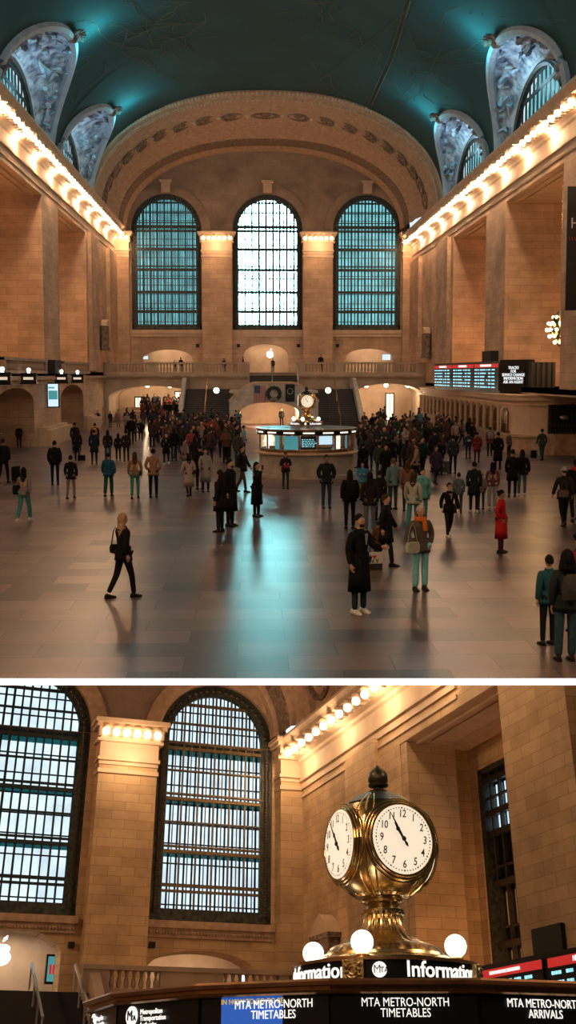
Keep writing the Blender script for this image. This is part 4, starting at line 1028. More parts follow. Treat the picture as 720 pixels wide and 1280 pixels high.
for i, (c, r) in enumerate(LW):
    big_window(20+i, c, LYE+.1, r, 8.75, 20.3, M['winL'], heavyL, nv=12, dark='iron', gilt=(i == 0), back=1.4, bw=.8)
    tr = MB(); tr.rings([[(c-(r+k)*math.cos(PI*j/24), LYE-dy, 20.3-r+(r+k)*math.sin(PI*j/24)) for j in range(25)] for k, dy in ((.02, 0), (.02, .12), (.4, .2), (.8, .12), (.8, 0))], cap=False, close=False)
    struct(tr.build('window_arch_moulding', M['cream'], smooth=True))
    sl = MB(); sl.box(c-r-.1, c+r+.1, LYE-.3, LYE, 8.4, 8.72); sl.box(c-r, c+r, LYE-.15, LYE, 8.0, 8.4)
    for k_ in range(40): sl.ball((c-r+.08+k_*r*2/40, LYE-.16, 8.2), .09, 6, 4)
    struct(sl.build('window_sill', M['cream']))
lamps = []
for x0, x1 in ((9.15, 12.0), (18.35, LXR), (-.4, 2.4)):
    o, p = pilaster('pilaster', x0, x1, LYE-.9, LYE, 5.4, 17.0 if x0 < 18 else 16.9, nb=6 if x1-x0 > 2 else 2, mat_='stone2'); lamps += p
bulb_row(BULB, lamps, 'small glowing bulb set in a pilaster capital beside the tall lower windows', 'capital bulbs beside the lower windows')
side_wall(LXR, 1, 25.2, LYE, [(25.4, 29.4), (33.5, 41.8)], 14.3, 4.2, 16.8, 3.1, [], 'wall_right', [37+1.0*i for i in range(17)], 'stone2')
w = MB(); arch_wall(w, 'x', LXR+3.1, 25.2, LYE, 0, 15.2, [dict(u0=34.4, u1=41.2, zb=4.6, zs=13.3)], .8); struct(w.build('wall_right', M['stone2']))
b = MB(); b.box(LXR+.02, LXR+2.2, 41.2, 41.79, 4.2, 14.25); struct(b.build('wall_pier', M['stone2']))
b = MB(); b.box(LXR, LXR+3.1, 25.2, LYE, 3.8, 4.2); struct(b.build('gallery_floor', M['dull']))
ww = empty('window_24', (LXR+3.4, 37.8, 4.6), local=False); struct(ww); X = LXR+3.3
g = MB(); g.box(X+.3, X+.34, 34.4, 41.2, 4.6, 13.3); g.build('window_glass', M['black'], ww)
g = MB()
for z0, z1, c0 in ((11.6, 12.6, 1), (10.9, 11.4, 0)):
    for i in range(9):
        if c0 or i < 4: g.box(X+.24, X+.28, 40.7-i*.7, 41.15-i*.7, z0, z1)
g.build('lit_panes', M['screen'], ww)
g = MB()
for z0 in (5.2, 7.3):
    for i in range(9): g.box(X+.24, X+.28, 40.7-i*.7, 41.1-i*.7, z0, z0+1.2)
g.build('brown_panes', glow('brown_lit_pane', (.5, .28, .10), .22), ww)
g = MB()
for i in range(11): g.box(X, X+.15, 34.4+i*.68-.06, 34.4+i*.68+.06, 4.6, 13.3)
for z in (4.8, 6.6, 8.8, 10.7, 11.5, 12.8): g.box(X-.03, X+.15, 34.4, 41.2, z-.12, z+.12)
for z in (7.2, 9.4, 12.1): g.box(X, X+.12, 34.4, 41.2, z-.04, z+.04)
g.build('window_bars', M['bronze'], ww)
fr = MB(); [fr.box(X-.15, X+.2, y-.2, y+.2, 4.5, 13.4) for y in (34.5, 41.1)]; fr.box(X-.15, X+.2, 34.4, 41.2, 13.1, 13.45); fr.build('window_frame', M['iron2'], ww)
b = MB(); b.box(LXR-.25, LXR, 44.0, 47.3, 4, 15.1); struct(b.build('wall_pier', M['stone2']))
end_barrel(lxc, LYE-8.5, LYE, 17.7, la-.2, 8.2, n=24, f0=.62)
b = MB(); b.box(LXL-1, LXL, 0, LYE, 0, 18); struct(b.build('wall_left', M['stone2']))
b = MB(); b.box(LXL, 3.2, LYE-6, LYE, 0, 4.9); b.box(8.6, LXR, LYE-6, LYE, 0, 5.1); struct(b.build('balcony_floor', M['dull']))
b = MB(); b.box(3, 18, LYE+4, LYE+4.3, 5, 9); b.box(3, 18, LYE+.1, LYE+4.3, 8.5, 8.7); struct(b.build('shop_interior', M['plain']))
light('AREA', (5.8, LYE+2, 8.3), 160, (1, .82, .62), (4, 2), rot=(0, 0, -1)); light('AREA', (14.8, LYE+2, 8.2), 120, (1, .7, .45), (4, 2), rot=(0, 0, -1))
for xx in (11.5, 17): light('POINT', (xx, LYE-5.3, 7.0), 30, WARM, .2)
yb = LYE-6
za = at(200, 1205, 1, yb).z; x0 = at(98, 1205, 1, yb).x; x1 = at(372, 1215, 1, yb).x
balustrade('balustrade', (x0+.2, yb+.2), (18.9, yb+.2), 5.15, 1.05, [(0, .1, 'solid'), (.1, .3, 'open'), (.3, .55, 'solid'), (.55, .78, 'open'), (.78, .82, 'solid'), (.82, 1, 'open')], 'grey stone balustrade of the lower hall balcony beside the dark stair', th=.4)
# stair at the far left of the lower hall
st = MB()
for i in range(14): st.box(3.3, 8.6, yb+.1+i*.34-2.6, yb+4.2, 3.0, 3.0+.165*(i+1))
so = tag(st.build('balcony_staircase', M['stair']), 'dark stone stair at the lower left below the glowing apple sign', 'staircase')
for x in (6.55, 8.35):
    r_ = MB(); r_.bar((x, yb-2.5, 4.1), (x, yb+2.1, 6.35), .1); [r_.bar((x, yb-2.4+i*1.5, 3.2+i*.72), (x, yb-2.4+i*1.5, 4.1+i*.74), .07) for i in range(4)]; r_.build('handrail', M['steel'], so)
pr = MB(); pr.prism([(yb-2.9, 2.5), (yb-2.9, 4.0), (yb+.3, 6.1), (yb+2, 6.2), (yb+2, 2.5)], 8.6, 9.0, 'x'); pr.build('parapet', M['dull'], so)
balustrade('balustrade', (2.5, yb-4.5), (10.5, yb-4.5), 2.55, 1.0, [(0, .3, 'open'), (.3, .35, 'solid'), (.35, .6, 'open'), (.6, .7, 'solid'), (.7, 1, 'open')], 'low dark stone balustrade in front of the stair at lower left', th=.35)
b = MB(); b.box(2, 18.5, yb-4.3, yb, 0, 2.55); struct(b.build('landing_floor', M['dull']))
cy_ = LYE+2; pa = at(1, 1193, 1, cy_)
o = link('apple_sign', APPLE); o.matrix_world = ST['m'] @ Matrix.Translation(pa) @ Matrix.Scale(.95, 4); tag(o, 'white glowing apple shaped sign at the left edge of the lower picture', 'sign')
a = at(59, 1202, 1, LYE+1.9); c = at(72, 1228, 1, LYE+1.9)
sg_ = empty('wall_screen', ((a.x+c.x)/2, LYE+1.9, c.z)); tag(sg_, 'blue lit screen on the side of the opening beyond the dark stair', 'screen')
p = MB(); p.box(-.35, .35, -.3, 0, -.1, 1.15); p.build('screen_case', M['black'], sg_)
p = MB(); p.box(-.28, .28, -.33, -.3, 0, 1.05); p.build('screen_panel', M['dimscreen'], sg_)
p = MB(); [p.box(-.2+i*.14, -.1+i*.14, -.35, -.33, .3, .7) for i in range(3)]; p.build('screen_picture', M['red'], sg_)
for i, px in enumerate((89, 190)):
    a = at(px-3, 1177, 1, LYE-.15); c = at(px+4, 1185, 1, LYE-.15)
    p = MB(); p.box(a.x, c.x, LYE-.15, LYE, c.z, a.z); tag(p.build('wall_vent', M['matt']), 'small square dark vent under the tall lower windows, '+('left', 'right')[i]+' one', 'vent')
t = empty('wall_tablet', (LXR-.3, 49.9, 6.9)); tag(t, 'brown stone tablet with a pointed head on the wall left of the clock stem', 'plaque')
p = MB(); p.box(-.25, .25, -.95, .95, -2.2, .8); p.box(-.35, .35, -1.15, 1.15, .75, .95); p.build('slab', M['carved'], t)
p = MB(); p.prism([(-1.1, .95), (1.1, .95), (.75, 1.45), (0, 1.8), (-.75, 1.45)], -.3, .3, 'x'); p.build('pediment', M['plain'], t)
p = MB(); p.box(LXR-.15, LXR, 30.9, 32.6, 5.1, 6.1); tag(p.build('loudspeaker_box', M['matt']), 'large dark box fixed to the stone pier at the right edge above the red-headed boards', 'box')
A = at(590, 1214, 0, 18.2); C_ = at(681, 1199, 0, 18.2)
departure_board((18.2, A.y), (18.2, C_.y), A.z-2.0, 2.0, ['NEW HAVEN LINE DEPARTURES'], 'black departure board with a red header behind the kiosk at right', rowsz=.14)
A = at(684, 1196, 0, 18.2)
departure_board((18.2, A.y), (18.2, A.y-5.6), A.z-2.0, 2.0, ['NEW HAVEN LINE DEPARTURES'], 'black departure board with a red header cut by the right edge', rowsz=.14)
w = MB(); w.box(17.6, 19.4, 10, 42, 0, A.z-2.1); struct(w.build('ticket_wall', M['plain']))
light('POINT', (12, 3, 11), 1700, WL, 1.4); light('POINT', (-4, -2, 9), 1500, WL, 1.4); light('POINT', (-3, 4, 5.5), 160, WL, .6); light('POINT', (KX-.2, KY-3.5, 4.6), 28, WARM, .15)  # added soft lights without fittings, for warm reflections in the brass clock
light('POINT', (21, 37.5, 6), 260, (1, .5, .2), .4)
for dg in (-16, 66): 
    a = math.radians(dg)-math.atan2(KX, KY)-PI/2; light('POINT', (KX+.80*math.cos(a), KY+.80*math.sin(a), 2.68), 2.2, (1, .85, .62), .08)
# ------------------------------------------------------------------ people
set_upper()
def skin(name, nodes, edges, sub=1, closed_root=0):
    """one continuous surface grown over a skeleton; nodes: (x, y, z, radius)"""
    me = bpy.data.meshes.new(name); me.from_pydata([n[:3] for n in nodes], edges, [])
    o = bpy.data.objects.new(name, me); COL.objects.link(o)
    sm = o.modifiers.new('Skin', 'SKIN'); sm.use_smooth_shade = True; sm.branch_smoothing = .3
    for i, n in enumerate(nodes):
        sv = me.skin_vertices[0].data[i]; r = n[3]; sv.radius = r if isinstance(r, tuple) else (r, r); sv.use_root = (i == closed_root)
    ss = o.modifiers.new('Sub', 'SUBSURF'); ss.levels = sub; ss.render_levels = sub
    dg = bpy.context.evaluated_depsgraph_get(); r = bpy.data.meshes.new_from_object(o.evaluated_get(dg))
    bpy.data.objects.remove(o); bpy.data.meshes.remove(me); r.name = name; r.materials.clear(); r.materials.append(None); return r
def V3(x, y, z): return Vector((x, y, z))
def pose_pts(pose):
    """joints of a 1.75 m figure facing -Y"""
    J = {'pel': V3(0, 0, .96), 'wst': V3(0, 0, 1.10), 'cst': V3(0, .0, 1.30), 'nk': V3(0, .01, 1.48), 'hd': V3(0, -.01, 1.62)}
    legs = {'stand': ((.0, .0), (.02, .0)), 'walk': ((-.30, -.12), (.24, .52)), 'walk2': ((-.22, -.05), (.16, .42)), 'lean': ((-.28, -.22), (-.2, -.1))}
    arms = {'hang': ((.08, .10, -.0), (.08, .05, .0)), }
    lp = 'walk' if pose in ('walk', 'pull', 'walkbag') else ('walk2' if pose in ('stroll', 'phonewalk') else ('lean' if pose == 'lean' else 'stand'))
    for s, nm in ((-1, 'r'), (1, 'l')):
        a, b_ = legs[lp][0 if s < 0 else 1]
        hip = V3(s*.095, 0, .90)
        kn = hip+V3(s*.012, math.sin(a)*.43, -math.cos(a)*.43); an = kn+V3(0, math.sin(b_)*.41, -math.cos(b_)*.41)
        J['hip'+nm] = hip; J['kn'+nm] = kn; J['an'+nm] = an
    low = min(J['anr'].z, J['anl'].z)-.07
    for k in J: J[k] = J[k]-V3(0, 0, low)
    dz = -low
    for s, nm in ((-1, 'r'), (1, 'l')):
        sh = V3(s*.185, .01, 1.415+dz); el = sh+V3(s*.042, .03, -.28); wr = el+V3(-s*.005, -.06, -.25)
        if lp in ('walk', 'walk2'):
            t = (.30 if s < 0 else -.30)*(1 if lp == 'walk' else .6); el = sh+V3(s*.06, math.sin(t)*.28, -math.cos(t)*.28); wr = el+V3(0, math.sin(t)*.2-.10, -.23)
        if pose in ('phone', 'phonewalk') : el = sh+V3(s*.06, -.02, -.27); wr = el+V3(-s*.13, -.20, .07)
        if pose == 'photo' and s < 0: el = sh+V3(s*.03, -.2, -.14); wr = el+V3(.04, -.13, .24)
        if pose == 'point' and s > 0: el = sh+V3(s*.06, -.10, -.24); wr = el+V3(-.02, -.25, .02)
        if pose == 'pull' and s > 0: el = sh+V3(s*.14, .12, -.22); wr = el+V3(.10, .14, -.18)
        if pose == 'pocket': el = sh+V3(s*.09, .05, -.26); wr = el+V3(-s*.075, -.12, -.19)
        if pose == 'lean': el = sh+V3(s*.06, -.02, -.27); wr = el+V3(-s*.18, -.16, -.02)
        J['sh'+nm] = sh; J['el'+nm] = el; J['wr'+nm] = wr
    if pose == 'lean':
        for k in J:
            if not k.startswith(('an', 'kn')): J[k] = J[k]+V3(0, .12, -.02)
    return J
PM = {}
def hand(mb, w, d, s):
    """palm, four fingers of unequal length and a thumb, slightly curled"""
    d = d.normalized(); side = Vector((0, 1, 0)) if abs(d.y) < .8 else Vector((0, 0, 1)); a = d.cross(side).normalized(); side = a.cross(d)
    mb.rings([[w+d*t+side*(x*wd)+a*(y*.013) for x, y in ((-1, -.6), (-1, .6), (0, 1), (1, .6), (1, -.6), (0, -1))] for t, wd in ((-.02, .022), (.0, .026), (.05, .038), (.085, .038))])
    for i, ln in enumerate((.062, .074, .07, .055)):
        b0 = w+d*.08+side*(-.028+i*.0187); mb.tube([b0, b0+d*ln*.5-a*s*.006, b0+d*ln*.8-a*s*.022, b0+d*ln*.9-a*s*.034], [.009, .0085, .008, .006], 5)
    b0 = w+d*.025-side*.03; mb.tube([b0, b0+d*.03-side*.025-a*s*.01, b0+d*.058-side*.022-a*s*.02], [.011, .010, .007], 5)
def get_body(pose):
    k = ('body', pose)
    if k in PM: return PM[k]
    J = pose_pts(pose); nm = ['pel', 'wst', 'cst', 'nk', 'hd', 'hipr', 'knr', 'anr', 'hipl', 'knl', 'anl', 'shr', 'elr', 'wrr', 'shl', 'ell', 'wrl']
    R = dict(pel=.125, wst=.11, cst=.125, nk=.052, hd=.055, hipr=.082, knr=.052, anr=.036, hipl=.082, knl=.052, anl=.036, shr=.052, elr=.036, wrr=.024, shl=.052, ell=.036, wrl=.024)
    nd = [(*J[n], R[n]) for n in nm]; ix = {n: i for i, n in enumerate(nm)}
    ed = [('pel', 'wst'), ('wst', 'cst'), ('cst', 'nk'), ('nk', 'hd'), ('pel', 'hipr'), ('hipr', 'knr'), ('knr', 'anr'), ('pel', 'hipl'), ('hipl', 'knl'), ('knl', 'anl'), ('cst', 'shr'), ('shr', 'elr'), ('elr', 'wrr'), ('cst', 'shl'), ('shl', 'ell'), ('ell', 'wrl')]
    me = skin('body', nd, [(ix[a], ix[b_]) for a, b_ in ed])
    mb = MB(); mb.v = [v.co.copy() for v in me.vertices]; mb.f = [list(p.vertices) for p in me.polygons]; mb.mi = [0]*len(mb.f)
    h = J['hd']+V3(0, 0, .015); n_ = 16; rg = []                    # head with brow, nose, chin and ears
    for i in range(13):
        t = PI*i/12; z = -.115*math.cos(t); r = math.sin(t); ring = []
        for q in range(n_):
            a = 2*PI*q/n_; x = .078*r*math.cos(a)*(1-.18*max(0, -z/.115)); y = .098*r*math.sin(a)+.012
            if math.sin(a) < -.9 and -.035 < z < .015: y -= .022*(1-abs(z+.012)/.03 if abs(z+.012) < .03 else 0)
            if math.sin(a) < -.5 and .01 < z < .035: y -= .004
            if math.sin(a) < -.5 and -.1 < z < -.06: y -= .008
            ring.append((h.x+x, h.y+y, h.z+z))
        rg.append(ring)
    mb.rings(rg)
    for s in (-1, 1): mb.ball(h+V3(s*.08, .015, -.01), .022, 8, 5, (.4, .8, 1.2))
    for s, n in ((-1, 'r'), (1, 'l')): hand(mb, J['wr'+n], J['wr'+n]-J['el'+n], s)
    r = mb.mesh('body', [None], smooth=True); PM[k] = r; return r
def get_top(pose, style):
    k = ('top', pose, style)
    if k in PM: return PM[k]
    J = pose_pts(pose); g = {'jacket': .030, 'puffer': .050, 'sweater': .020, 'coat': .032, 'longcoat': .034}[style]
    nm = ['pel', 'wst', 'cst', 'nk', 'shr', 'elr', 'wrr', 'shl', 'ell', 'wrl']
    R = dict(pel=.125+g*.7, wst=.113+g*.8, cst=.122+g*.8, nk=.055+g*.4, shr=.054+g*.9, elr=.040+g*.9, wrr=.034+g*.6, shl=.054+g*.9, ell=.040+g*.9, wrl=.034+g*.6)
    nd = [[*J[n], R[n]] for n in nm]; nd[0][2] -= .02; nd[3][2] -= .03; ix = {n: i for i, n in enumerate(nm)}
    ed = [('pel', 'wst'), ('wst', 'cst'), ('cst', 'nk'), ('cst', 'shr'), ('shr', 'elr'), ('elr', 'wrr'), ('cst', 'shl'), ('shl', 'ell'), ('ell', 'wrl')]
    me = skin('top', nd, [(ix[a], ix[b_]) for a, b_ in ed])
    mb = MB(); mb.v = [v.co.copy() for v in me.vertices]; mb.f = [list(p.vertices) for p in me.polygons]; mb.mi = [0]*len(mb.f)
    p = J['pel']; hem = {'jacket': -.16, 'puffer': -.13, 'sweater': -.1, 'coat': -.36, 'longcoat': -.56}[style]
    st = pose in ('walk', 'pull', 'walkbag'); rg = []
    for z, k2 in ((.12, 1.0), (0, 1.06), (hem*.5, 1.14), (hem, 1.2+(.06 if hem < -.3 else 0))):
        rg.append([(p.x+(.155+g*.8)*k2*math.cos(a), p.y+(.118+g*.8)*(k2+(.35*abs(z) if st else 0))*math.sin(a), p.z+z) for a in [2*PI*q/16 for q in range(16)]])
    rg.append([((q[0]-p.x)*.93+p.x, (q[1]-p.y)*.93+p.y, q[2]+.02) for q in rg[-1]])
    mb.rings(rg, cap=False)
    cl = J['nk']; mb.lathe([(.09+g*.4, -.06), (.085, .0), (.078, .025), (.07, .0)], (cl.x, cl.y, cl.z-.0), 12)
    r = mb.mesh('jacket', [None], smooth=True); PM[k] = r; return r
def get_legs(pose, wide):
    k = ('legs', pose, wide)
    if k in PM: return PM[k]
    J = pose_pts(pose); nm = ['pel', 'hipr', 'knr', 'anr', 'hipl', 'knl', 'anl']; w_ = .016 if wide else 0
    R = dict(pel=.135, hipr=.098, knr=.066+w_, anr=.052+w_*1.2, hipl=.098, knl=.066+w_, anl=.052+w_*1.2)
    nd = [(*J[n], R[n]) for n in nm]; ix = {n: i for i, n in enumerate(nm)}
    me = skin('trousers', nd, [(ix[a], ix[b_]) for a, b_ in (('pel', 'hipr'), ('hipr', 'knr'), ('knr', 'anr'), ('pel', 'hipl'), ('hipl', 'knl'), ('knl', 'anl'))]); me.name = 'trousers'
    PM[k] = me; return me
def get_shoe(pose, s):
    k = ('shoe', pose, s)
    if k in PM: return PM[k]
    J = pose_pts(pose); n = 'r' if s < 0 else 'l'; a = J['an'+n]; kn = J['kn'+n]; tilt = math.atan2(a.y-kn.y, kn.z-a.z) if a.z > .12 else 0
    mb = MB(); rg = []
    for y, w_, h0, h1 in ((.085, .022, .01, .05), (.075, .036, 0, .085), (.03, .04, 0, .11), (-.03, .042, 0, .085), (-.1, .047, 0, .06), (-.155, .042, 0, .045), (-.185, .02, .01, .03)):
        rg.append([(w_*c, y, h0+(h1-h0)*(.5+.5*z)) for c, z in ((-1, -1), (-1.05, 0), (-.6, 1), (.6, 1), (1.05, 0), (1, -1))])
    mb.rings(rg); q = Matrix.Rotation(tilt*.8, 3, 'X'); mb.v = [q @ (p-Vector((0, 0, .07)))+Vector((a.x, a.y, a.z-.0)) for p in mb.v]
    zmin = min(p.z for p in mb.v)
    if tilt == 0: mb.v = [p-Vector((0, 0, zmin)) for p in mb.v]
    r = mb.mesh('shoe', [None], smooth=True); PM[k] = r; return r
def get_hair(pose, style):
    k = ('hair', pose, style)
    if k in PM: return PM[k]
    h = pose_pts(pose)['hd']+V3(0, .012, .02); mb = MB(); n_ = 16; rg = []
    big = {'short': 1.05, 'long': 1.14, 'bun': 1.1, 'beanie': 1.16, 'cap': 1.12, 'hood': 1.3, 'curly': 1.35, 'beret': 1.15}[style]
    for i in range(9):
        t = PI*(.5 if style in ('beanie', 'cap', 'beret') else .36)+(PI-PI*(.5 if style in ('beanie', 'cap', 'beret') else .36))*i/8; ring = []
        for q in range(n_):
            a = 2*PI*q/n_; front = max(0, -math.sin(a)); z = -.118*math.cos(t); r = math.sin(t)
            zz = z if style in ('beanie', 'cap', 'beret') else max(z, (-.02-.055*max(0, math.sin(a))+.08*front) if z < .06 else z)
            ring.append((h.x+.08*big*r*math.cos(a), h.y+.012+.098*big*r*math.sin(a)*(1 if math.sin(a) > 0 else .95), h.z+zz*big*1.0+.006))
        rg.append(ring)
    mb.rings(rg)
    if style == 'beanie': mb.ball(h+V3(0, .01, .15), .03, 8, 6)
    if style == 'beret': mb.ball(h+V3(.02, .02, .09), .125, 12, 6, (1, 1, .45))
    if style == 'cap': mb.prism([(-.06, -.08), (.06, -.08), (.05, -.19), (0, -.205), (-.05, -.19)], h.z+.02, h.z+.035, 'z')
    if style == 'bun': mb.ball(h+V3(0, .10, .06), .045, 8, 6)
    if style in ('long', 'curly'):
        w_ = 1.35 if style == 'curly' else 1; ln = .32 if style == 'long' else .2
        mb.rings([[(h.x+x*wd*w_, h.y+.035+y*.06*w_, h.z-z) for x, y in ((-1, -.4), (-.85, .8), (0, 1.15), (.85, .8), (1, -.4), (.8, -.7), (0, .3), (-.8, -.7))] for z, wd in ((-.06, .07), (.03, .09), (.12, .10), (.22, .10), (ln, .07), (ln+.03, .03))])
    r = mb.mesh('hair', [None], smooth=True); PM[k] = r; return r
SKIN = [mat('skin_light', (.46, .28, .20), .55), mat('skin_mid', (.30, .17, .115), .55), mat('skin_dark', (.10, .055, .04), .55)]
def hang(root, name, me, m_):
    o = link(name, me); o.parent = root
    if me.materials: o.material_slots[0].link = 'OBJECT'; o.material_slots[0].material = m_
    return o
DK = (.012, .012, .015); BLK = (.008, .008, .009)
def person(px, py, ptop, yaw, pose, top, legs, hair, label, group=None, shoes=(.015, .013, .012), sk=0, wide=False, face=False, extra=None, z=0, X=None):
    """feet at pixel (px, py); ptop = top of the head; yaw 0 faces the camera, 90 faces right"""
    P_ = at(px, py, 2, z) if X is None else Vector(X)
    t = at(px, ptop, 1, P_.y).z-z if ptop else 1.7; s = max(.8, min(2.1, t))/1.76
    r = empty('person', P_, 0); r.matrix_world = Matrix.Translation(P_) @ Matrix.Rotation(math.radians(yaw), 4, 'Z') @ Matrix.Scale(s, 4)
    tag(r, label, 'person', group)
    hang(r, 'body', get_body(pose), SKIN[sk])
    hang(r, 'jacket' if top[0] != 'sweater' else 'sweater', get_top(pose, top[0]), fab(top[1])); hang(r, 'trousers', get_legs(pose, wide), fab(legs))
    for s_ in (-1, 1): hang(r, 'shoe', get_shoe(pose, s_), fab(shoes, .5))
    if hair[0] in ('beanie', 'cap', 'beret'):
        hang(r, 'hair', get_hair(pose, 'long' if len(hair) > 2 else 'short'), fab(hair[2] if len(hair) > 2 else DK)); hang(r, 'hat', get_hair(pose, hair[0]), fab(hair[1]))
    else: hang(r, 'hood' if hair[0] == 'hood' else 'hair', get_hair(pose, hair[0]), fab(hair[1]))
    J = pose_pts(pose); h = J['hd']+V3(0, 0, .015)
    if face:
        for s_ in (-1, 1):
            q = MB(); q.ball(h+V3(s_*.03, -.083, .005), .011, 8, 6); q.build('eye', M['ink'], r, smooth=True)
            q = MB(); q.tube([h+V3(s_*.016, -.092, .03), h+V3(s_*.045, -.08, .032)], .004, 5); q.build('eyebrow', fab(DK), r)
        q = MB(); q.tube([h+V3(-.024, -.088, -.055), h+V3(0, -.095, -.057), h+V3(.024, -.088, -.055)], [.003, .006, .003], 5); q.build('mouth', fab((.3, .1, .09)), r)
    for e in (extra or []):
        kd, c = e[0], e[1]
        if kd == 'scarf':
            n = J['nk']; q = MB(); q.lathe([(.10, -.05), (.13, -.02), (.125, .03), (.10, .06), (.07, .05)], (n.x, n.y, n.z), 14, fl=lambda a, z: .06*math.sin(5*a)); q.bar(n+V3(.02, -.15, 0), n+V3(.03, -.19, -.22), .08, .03); q.build('scarf', fab(c), r, smooth=True)
        if kd == 'shirt':
            n = J['cst']; q = MB(); q.prism([(-.035, n.z+.13), (.035, n.z+.13), (.008, n.z-.06), (-.008, n.z-.06)], n.y-.18, n.y-.165); q.build('shirt_front', fab(c), r)
        if kd == 'beard': q = MB(); q.ball(h+V3(0, -.055, -.075), .045, 10, 6, (1.2, .8, .8)); q.build('beard', fab(c), r, smooth=True)
    r['_s'] = s; PE.append(r); return r
PE = []
def world_pt(r, v): return r.matrix_world @ Vector(v)
def item(name, r, v, build, label, cat, rz=0, group=None):
    """a thing a person holds or wears on the back: its own top-level object"""
    o = empty(name, (0, 0, 0)); o.matrix_world = r.matrix_world @ Matrix.Translation(Vector(v)) @ Matrix.Rotation(rz, 4, 'Z'); tag(o, label, cat, group); build(o); return o
def b_backpack(c):
    def f(o):
        q = MB(); q.rings([[(x*w_, y*d_+.0, z) for x, y in ((-1, -.6), (-1, .6), (-.6, 1), (.6, 1), (1, .6), (1, -.6))] for z, w_, d_ in ((-.2, .10, .05), (-.17, .14, .09), (.05, .15, .10), (.18, .12, .08), (.23, .07, .04))]); q.build('pack', fab(c), o, smooth=True)
        q = MB(); q.rings([[(x*.10, .07+y*.05, z) for x, y in ((-1, 0), (-.8, 1), (.8, 1), (1, 0))] for z in (-.15, .0)]); q.build('front_pocket', fab(tuple(v*.8 for v in c)), o)
        for s in (-1, 1): q = MB(); q.tube([(s*.1, -.03, .2), (s*.11, -.16, .24), (s*.12, -.29, .12), (s*.12, -.24, -.1), (s*.12, -.04, -.16)], .014, 5); q.build('strap', fab(BLK), o)
    return f
def b_suitcase(c, h=.55):
    def f(o):
        q = MB(); q.box(-.2, .2, -.12, .12, .06, h+.05); q.v = [p*1.0 for p in q.v]; q.build('shell', fab(c, .5), o)
        q = MB(); [q.box(-.15+i*.1-.012, -.15+i*.1+.012, -.135, .135, .1, h) for i in range(4)]; q.build('ribs', fab(tuple(v*.8 for v in c), .5), o)
        for x in (-.15, .15):
            for y in (-.09, .09): q = MB(); q.lathe([(.03, -.012), (.03, .012)], n=10, cap=True); q.v = [Vector((x+p.z, y+p.x, .03+p.y)) for p in q.v]; q.build('wheel', M['matt'], o)
        q = MB(); q.tube([(-.08, .1, h), (-.08, .1, h+.42), (.08, .1, h+.42), (.08, .1, h)], .011, 6); q.build('pull_handle', M['steel'], o)
    return f
def b_bag(c, w_=.17, h=.2, strap=.3):
    def f(o):
        q = MB(); q.rings([[(x*a*w_, y*.06, z*h) for x, y in ((-1, 0), (-.8, 1), (.8, 1), (1, 0), (.8, -1), (-.8, -1))] for z, a in ((-.5, .7), (-.4, .95), (.2, 1), (.5, .8))]); q.build('bag_body', fab(c), o, smooth=True)
        q = MB(); q.tube([(-w_*.7, 0, h*.4), (-w_*.3, 0, h*.5+strap*.8), (0, 0, h*.5+strap), (w_*.3, 0, h*.5+strap*.8), (w_*.7, 0, h*.4)], .01, 5); q.build('strap', fab(tuple(v*.6 for v in c)), o)
    return f
def b_phone(o): q = MB(); q.box(-.04, .04, -.006, .006, 0, .15); q.build('phone_body', M['black'], o); q = MB(); q.box(-.035, .035, .006, .009, .01, .14); q.build('phone_screen', M['steel'], o)
def suitcase(px, py, c, rz, label, h=.55, group=None):
    P_ = at(px, py, 2, 0); o = empty('suitcase', P_, math.radians(rz)); tag(o, label, 'suitcase', group); b_suitcase(c, h)(o); return o

JN = (.10, .20, .27); TEAL = (.05, .28, .32); PALE = (.22, .58, .66); GRY = (.16, .16, .17); NV = (.015, .03, .055)
DJ = ('jacket', DK); DC = ('coat', DK); HS = ('short', (.012, .01, .009)); HL = ('long', (.018, .012, .010)); HBR = ('long', (.07, .035, .02))
WS = (.62, .62, .62)
# nearest figures
p = person(155, 747, 641, 128, 'walk2' if False else 'walk', ('jacket', BLK), BLK, ('long', (.38, .25, .16)), 'blond person in black walking away at the left of the open floor, shoulder strap hanging', shoes=(.01,)*3)
item('shoulder_bag', p, (.22, .05, 1.0), b_bag(BLK, .13, .18, .35), 'black shoulder bag carried by the blond walker in black', 'bag', 1.2)
p = person(449, 767, 643, 38, 'point', ('longcoat', BLK), (.02, .03, .04), HS, 'man in a long black coat and white sneakers standing near the front', shoes=WS, face=True, extra=[('beard', (.02, .013, .01)), ('shirt', (.25, .3, .33))])
p = person(525, 738, 633, 14, 'pocket', ('jacket', (.10, .085, .07)), PALE, ('beanie', (.50, .40, .38), (.16, .07, .03)), 'woman in a pale knit hat, orange scarf, grey jacket and light blue jeans', shoes=(.015,)*3, wide=True, face=True, extra=[('scarf', (.60, .16, .03))])
item('quilted_bag', p, (-.24, -.15, .93), b_bag((.42, .44, .38), .19, .22, .4), 'pale quilted shoulder bag of the woman with the orange scarf', 'bag', .3)
p = person(626, 691, 613, 62, 'pocket', ('longcoat', (.46, .018, .022)), (.07, .015, .025), ('bun', DK), 'person in a bright red hooded coat and burgundy trousers standing alone', sk=1)
p = person(482, 707, 617, 75, 'walk', ('coat', DK), (.012, .014, .018), ('short', (.05, .035, .025)), 'man in a dark coat striding right behind the long black coat', face=False)
sb = empty('shopping_bag', at(467, 712, 2, 0), .1); tag(sb, 'white and black souvenir shopping bag with a red heart beside the long black coat', 'bag')
q = MB(); q.box(-.2, .2, -.08, .08, .0, .16); q.build('bag_base', M['matt'], sb); q = MB(); q.box(-.2, .2, -.08, .08, .16, .42); q.build('bag_side', fab((.55, .55, .55)), sb)
